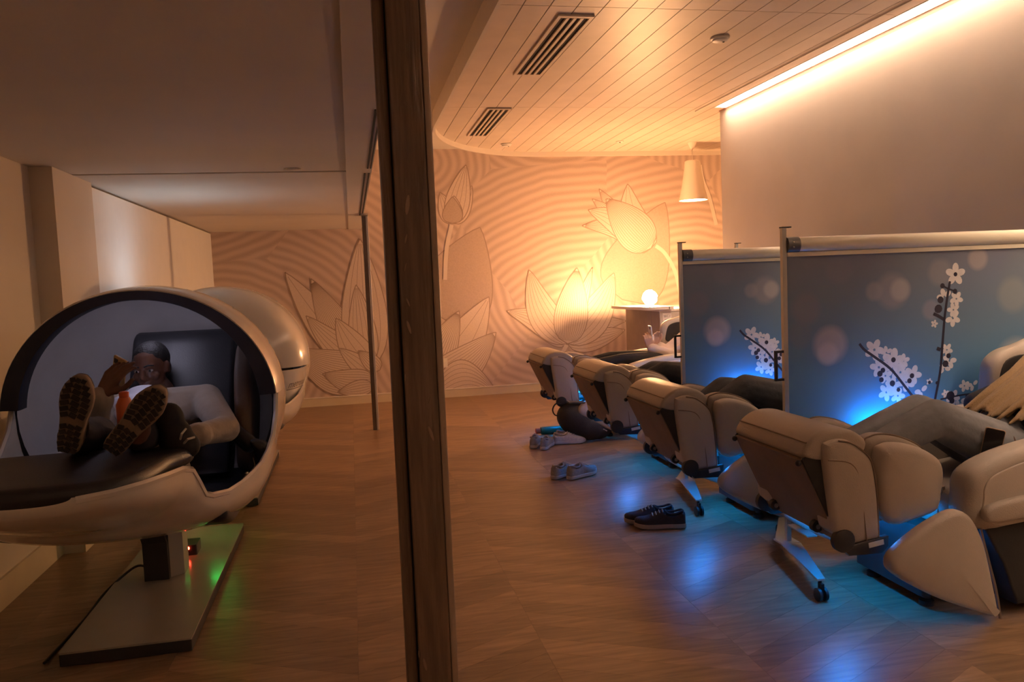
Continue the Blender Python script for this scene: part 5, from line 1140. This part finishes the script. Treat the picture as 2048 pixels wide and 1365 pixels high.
# orange item and dark bundle on the lap
q = GY(250, 818, 3.02); oi_ = tag(empty('orange_bottle', q), 'small orange item standing between the shoe soles in the nap pod', 'bottle')
mb = MB(); mb.lathe([(0.018, -0.10), (0.028, -0.09), (0.029, 0.015), (0.018, 0.04)], q, 18); mb.build('bottle_body', mat('orange glossy', (0.62, 0.13, 0.03), 0.4, var=0.05), oi_)
mb = MB(); mb.lathe([(0.016, 0.04), (0.017, 0.058), (0.012, 0.062)], q, 14); mb.build('bottle_cap', mat('orange plastic', (0.55, 0.10, 0.03), 0.4, var=0.05), oi_)
q = GY(345, 868, 2.90); pb = tag(empty('dark_pouch', q), 'dark soft pouch with pale straps beside the right shoe sole in the pod', 'pouch')
mb = MB(); mb.ball(q+V((-0.005, 0, 0.05)), (0.048, 0.05, 0.06)); mb.ball(q+V((0.01, 0, -0.015)), (0.060, 0.055, 0.065)); mb.ball(q+V((0.045, 0.0, -0.045)), (0.045, 0.05, 0.045)); organic(mb, 'pouch_body', M_BLACKCLOTH, pb, 0.010, 4)
for a, b in (((372, 858), (359, 884)), ((389, 875), (366, 889))):
    mb = MB(); mb.tube([GY(*a, 2.86), GY((a[0]+b[0])/2-2, (a[1]+b[1])/2-3, 2.84), GY(*b, 2.86)], 0.004, 6); mb.build('pale_strap', M_STICKER, pb)

# ---- people in the massage chairs
def recliner(dx, dy, kn_near, kn_far, hipx=2.72):
    o = V((dx, dy, 0)); J = {}; hipx -= 0.02
    J['knL'] = kn_far; J['knR'] = kn_near
    J['anR'] = V((2.01, 2.915, 0.61))+o; J['anL'] = V((2.01, 3.085, 0.61))+o; J['toeR'] = V((1.93, 2.91, 0.655))+o; J['toeL'] = V((1.93, 3.09, 0.655))+o
    J['hipR'] = V((hipx, 2.91, 0.60))+o; J['hipL'] = V((hipx, 3.09, 0.60))+o; J['pelvis'] = V((hipx+0.06, 3.0, 0.605))+o; J['belly'] = V((hipx+0.18, 3.0, 0.655))+o; J['chest'] = V((hipx+0.34, 3.0, 0.765))+o
    J['neck'] = V((hipx+0.49, 3.0, 0.885))+o; J['head'] = V((hipx+0.56, 3.0, 0.99))+o; J['headaxes'] = (V((-0.70, 0, 0.55)), V((0.6, 0, 0.75)))
    J['shR'] = V((hipx+0.38, 2.84, 0.82))+o; J['shL'] = V((hipx+0.38, 3.16, 0.82))+o
    J['elR'] = V((hipx+0.14, 2.79, 0.74))+o; J['elL'] = V((hipx+0.14, 3.21, 0.74))+o; J['wrR'] = V((hipx+0.0, 2.95, 0.79))+o; J['wrL'] = V((hipx+0.0, 3.05, 0.81))+o
    return J
dn = V((0, 0, -0.072))
# nearest: washed jeans, black jacket, long blonde hair
J = recliner(0, 0, GY(1870, 802, 2.88)+dn, GY(1836, 792, 3.10)+dn); J['rk'] = 0.080
def long_hair(mb, P):
    rnd = random.Random(11)
    for k in range(26):
        y = 2.84+0.30*k/25+rnd.uniform(-0.01, 0.01); dz = rnd.uniform(-0.022, 0.022); e = rnd.uniform(-0.05, 0.04)
        mb.chain([V((3.20, y*0.5+1.49, 1.02)), V((3.06, y, 0.965+dz)), V((2.92, y-0.03, 0.885+dz)), V((2.81+e*0.5, y-0.03, 0.812+dz)), V((2.71+e, y-0.02, 0.735+dz))], [0.026, 0.024, 0.020, 0.015, 0.007])
J['wrR'] = V((2.84, 2.93, 0.70)); J['wrL'] = V((2.84, 3.07, 0.70))
p4 = make_person('person in washed jeans and black jacket with long blonde hair in the nearest chair', J, M_SKIN_L, M_BLACKCLOTH, M_JEANS, M_HAIR_B, hair_extra=long_hair, hair_voxel=0.006, hands={'R': dict(d=V((-0.8, 0.4, 0.1)), n=V((0, 0, -1)), side=-1), 'L': dict(d=V((-0.8, -0.4, 0.1)), n=V((0, 0, -1)), side=1)})
cd_ = MB(); cd_.tube(cr([GY(1985, 875, 2.86), GY(1978, 852, 2.86), GY(1960, 834, 2.86), GY(1942, 836, 2.86), GY(1944, 846, 2.86), GY(1958, 848, 2.86), GY(1970, 842, 2.90)], 6, False), 0.004, 8); cd_.build('drawstring', mat('brown cord', (0.09, 0.045, 0.03), 0.7, var=0.1), p4)
cd_ = MB(); cd_.tube(cr([GY(2005, 890, 2.80), GY(2022, 893, 2.80), GY(2031, 885, 2.80), GY(2026, 872, 2.82)], 6, False), 0.003, 8); cd_.build('drawstring', mat('brown cord', (0.09, 0.045, 0.03), 0.7, var=0.1), p4)
c = GY(1984, 893, 2.775)
phone('dark phone in a tan case leaning on the hip of the person in washed jeans', c, V((0.75, -0.62, -0.2)), V((0.16, -0.1, 0.98)), V((0.62, 0.75, 0.05)).cross(V((0, 0, 1))).cross(V((0, 0, 1))), mat('dark phone glass', (0.012, 0.012, 0.016), 0.15, var=0.02), mat('tan phone case', (0.36, 0.22, 0.14), 0.5, var=0.05))
# second: dark jeans
J = recliner(-0.05, 1.30, GY(1492, 752, 4.20)+dn, GY(1446, 757, 4.40)+dn); J['rk'] = 0.082
make_person('person in dark grey jeans lying in the second nearest massage chair', J, M_SKIN_L, M_GREYTOP, M_DARKJEANS, M_HAIR_N)
# third: black trousers
J = recliner(-0.02, 2.61, GY(1330, 724, 5.50)+dn, GY(1308, 723, 5.72)+dn)
make_person('person in black trousers lying in the third massage chair', J, M_SKIN_L, M_GREYTOP, M_BLACKCLOTH, M_HAIR_N)
# furthest: holding a phone up
J = recliner(-0.08, 3.90, GY(1246, 707, 6.80)+V((0, 0, -0.066)), GY(1222, 703, 7.0)+V((0, 0, -0.066)), 2.80); J['rk'] = 0.066
J['wrR'] = GY(1299, 696, 6.86); J['wrL'] = GY(1312, 692, 6.96); J['elR'] = GY(1345, 712, 6.76); J['elL'] = GY(1348, 706, 7.06)
make_person('person in pale knit sleeves holding up a phone in the furthest massage chair', J, M_SKIN_L, M_PINKSLEEVE, M_BLACKCLOTH, M_HAIR_N, sleeve=0.88,
    hands={'R': dict(d=V((-0.10, 0.1, 1)), n=V((0.1, 1, 0.1)), side=-1, curl=0.75), 'L': dict(d=V((-0.22, -0.2, 1)), n=V((0.1, -1, 0.1)), side=1, curl=0.7)})
c = GY(1301, 668, 6.90)
phone('pale phone held up by the person in the furthest massage chair', c, V((0, 1, 0)), V((-0.10, 0, 1)), V((1, 0, 0.10)), emit('far phone glow', (0.8, 0.85, 1.0), 1.2), mat('pale phone case', (0.62, 0.55, 0.48), 0.35, var=0.02))
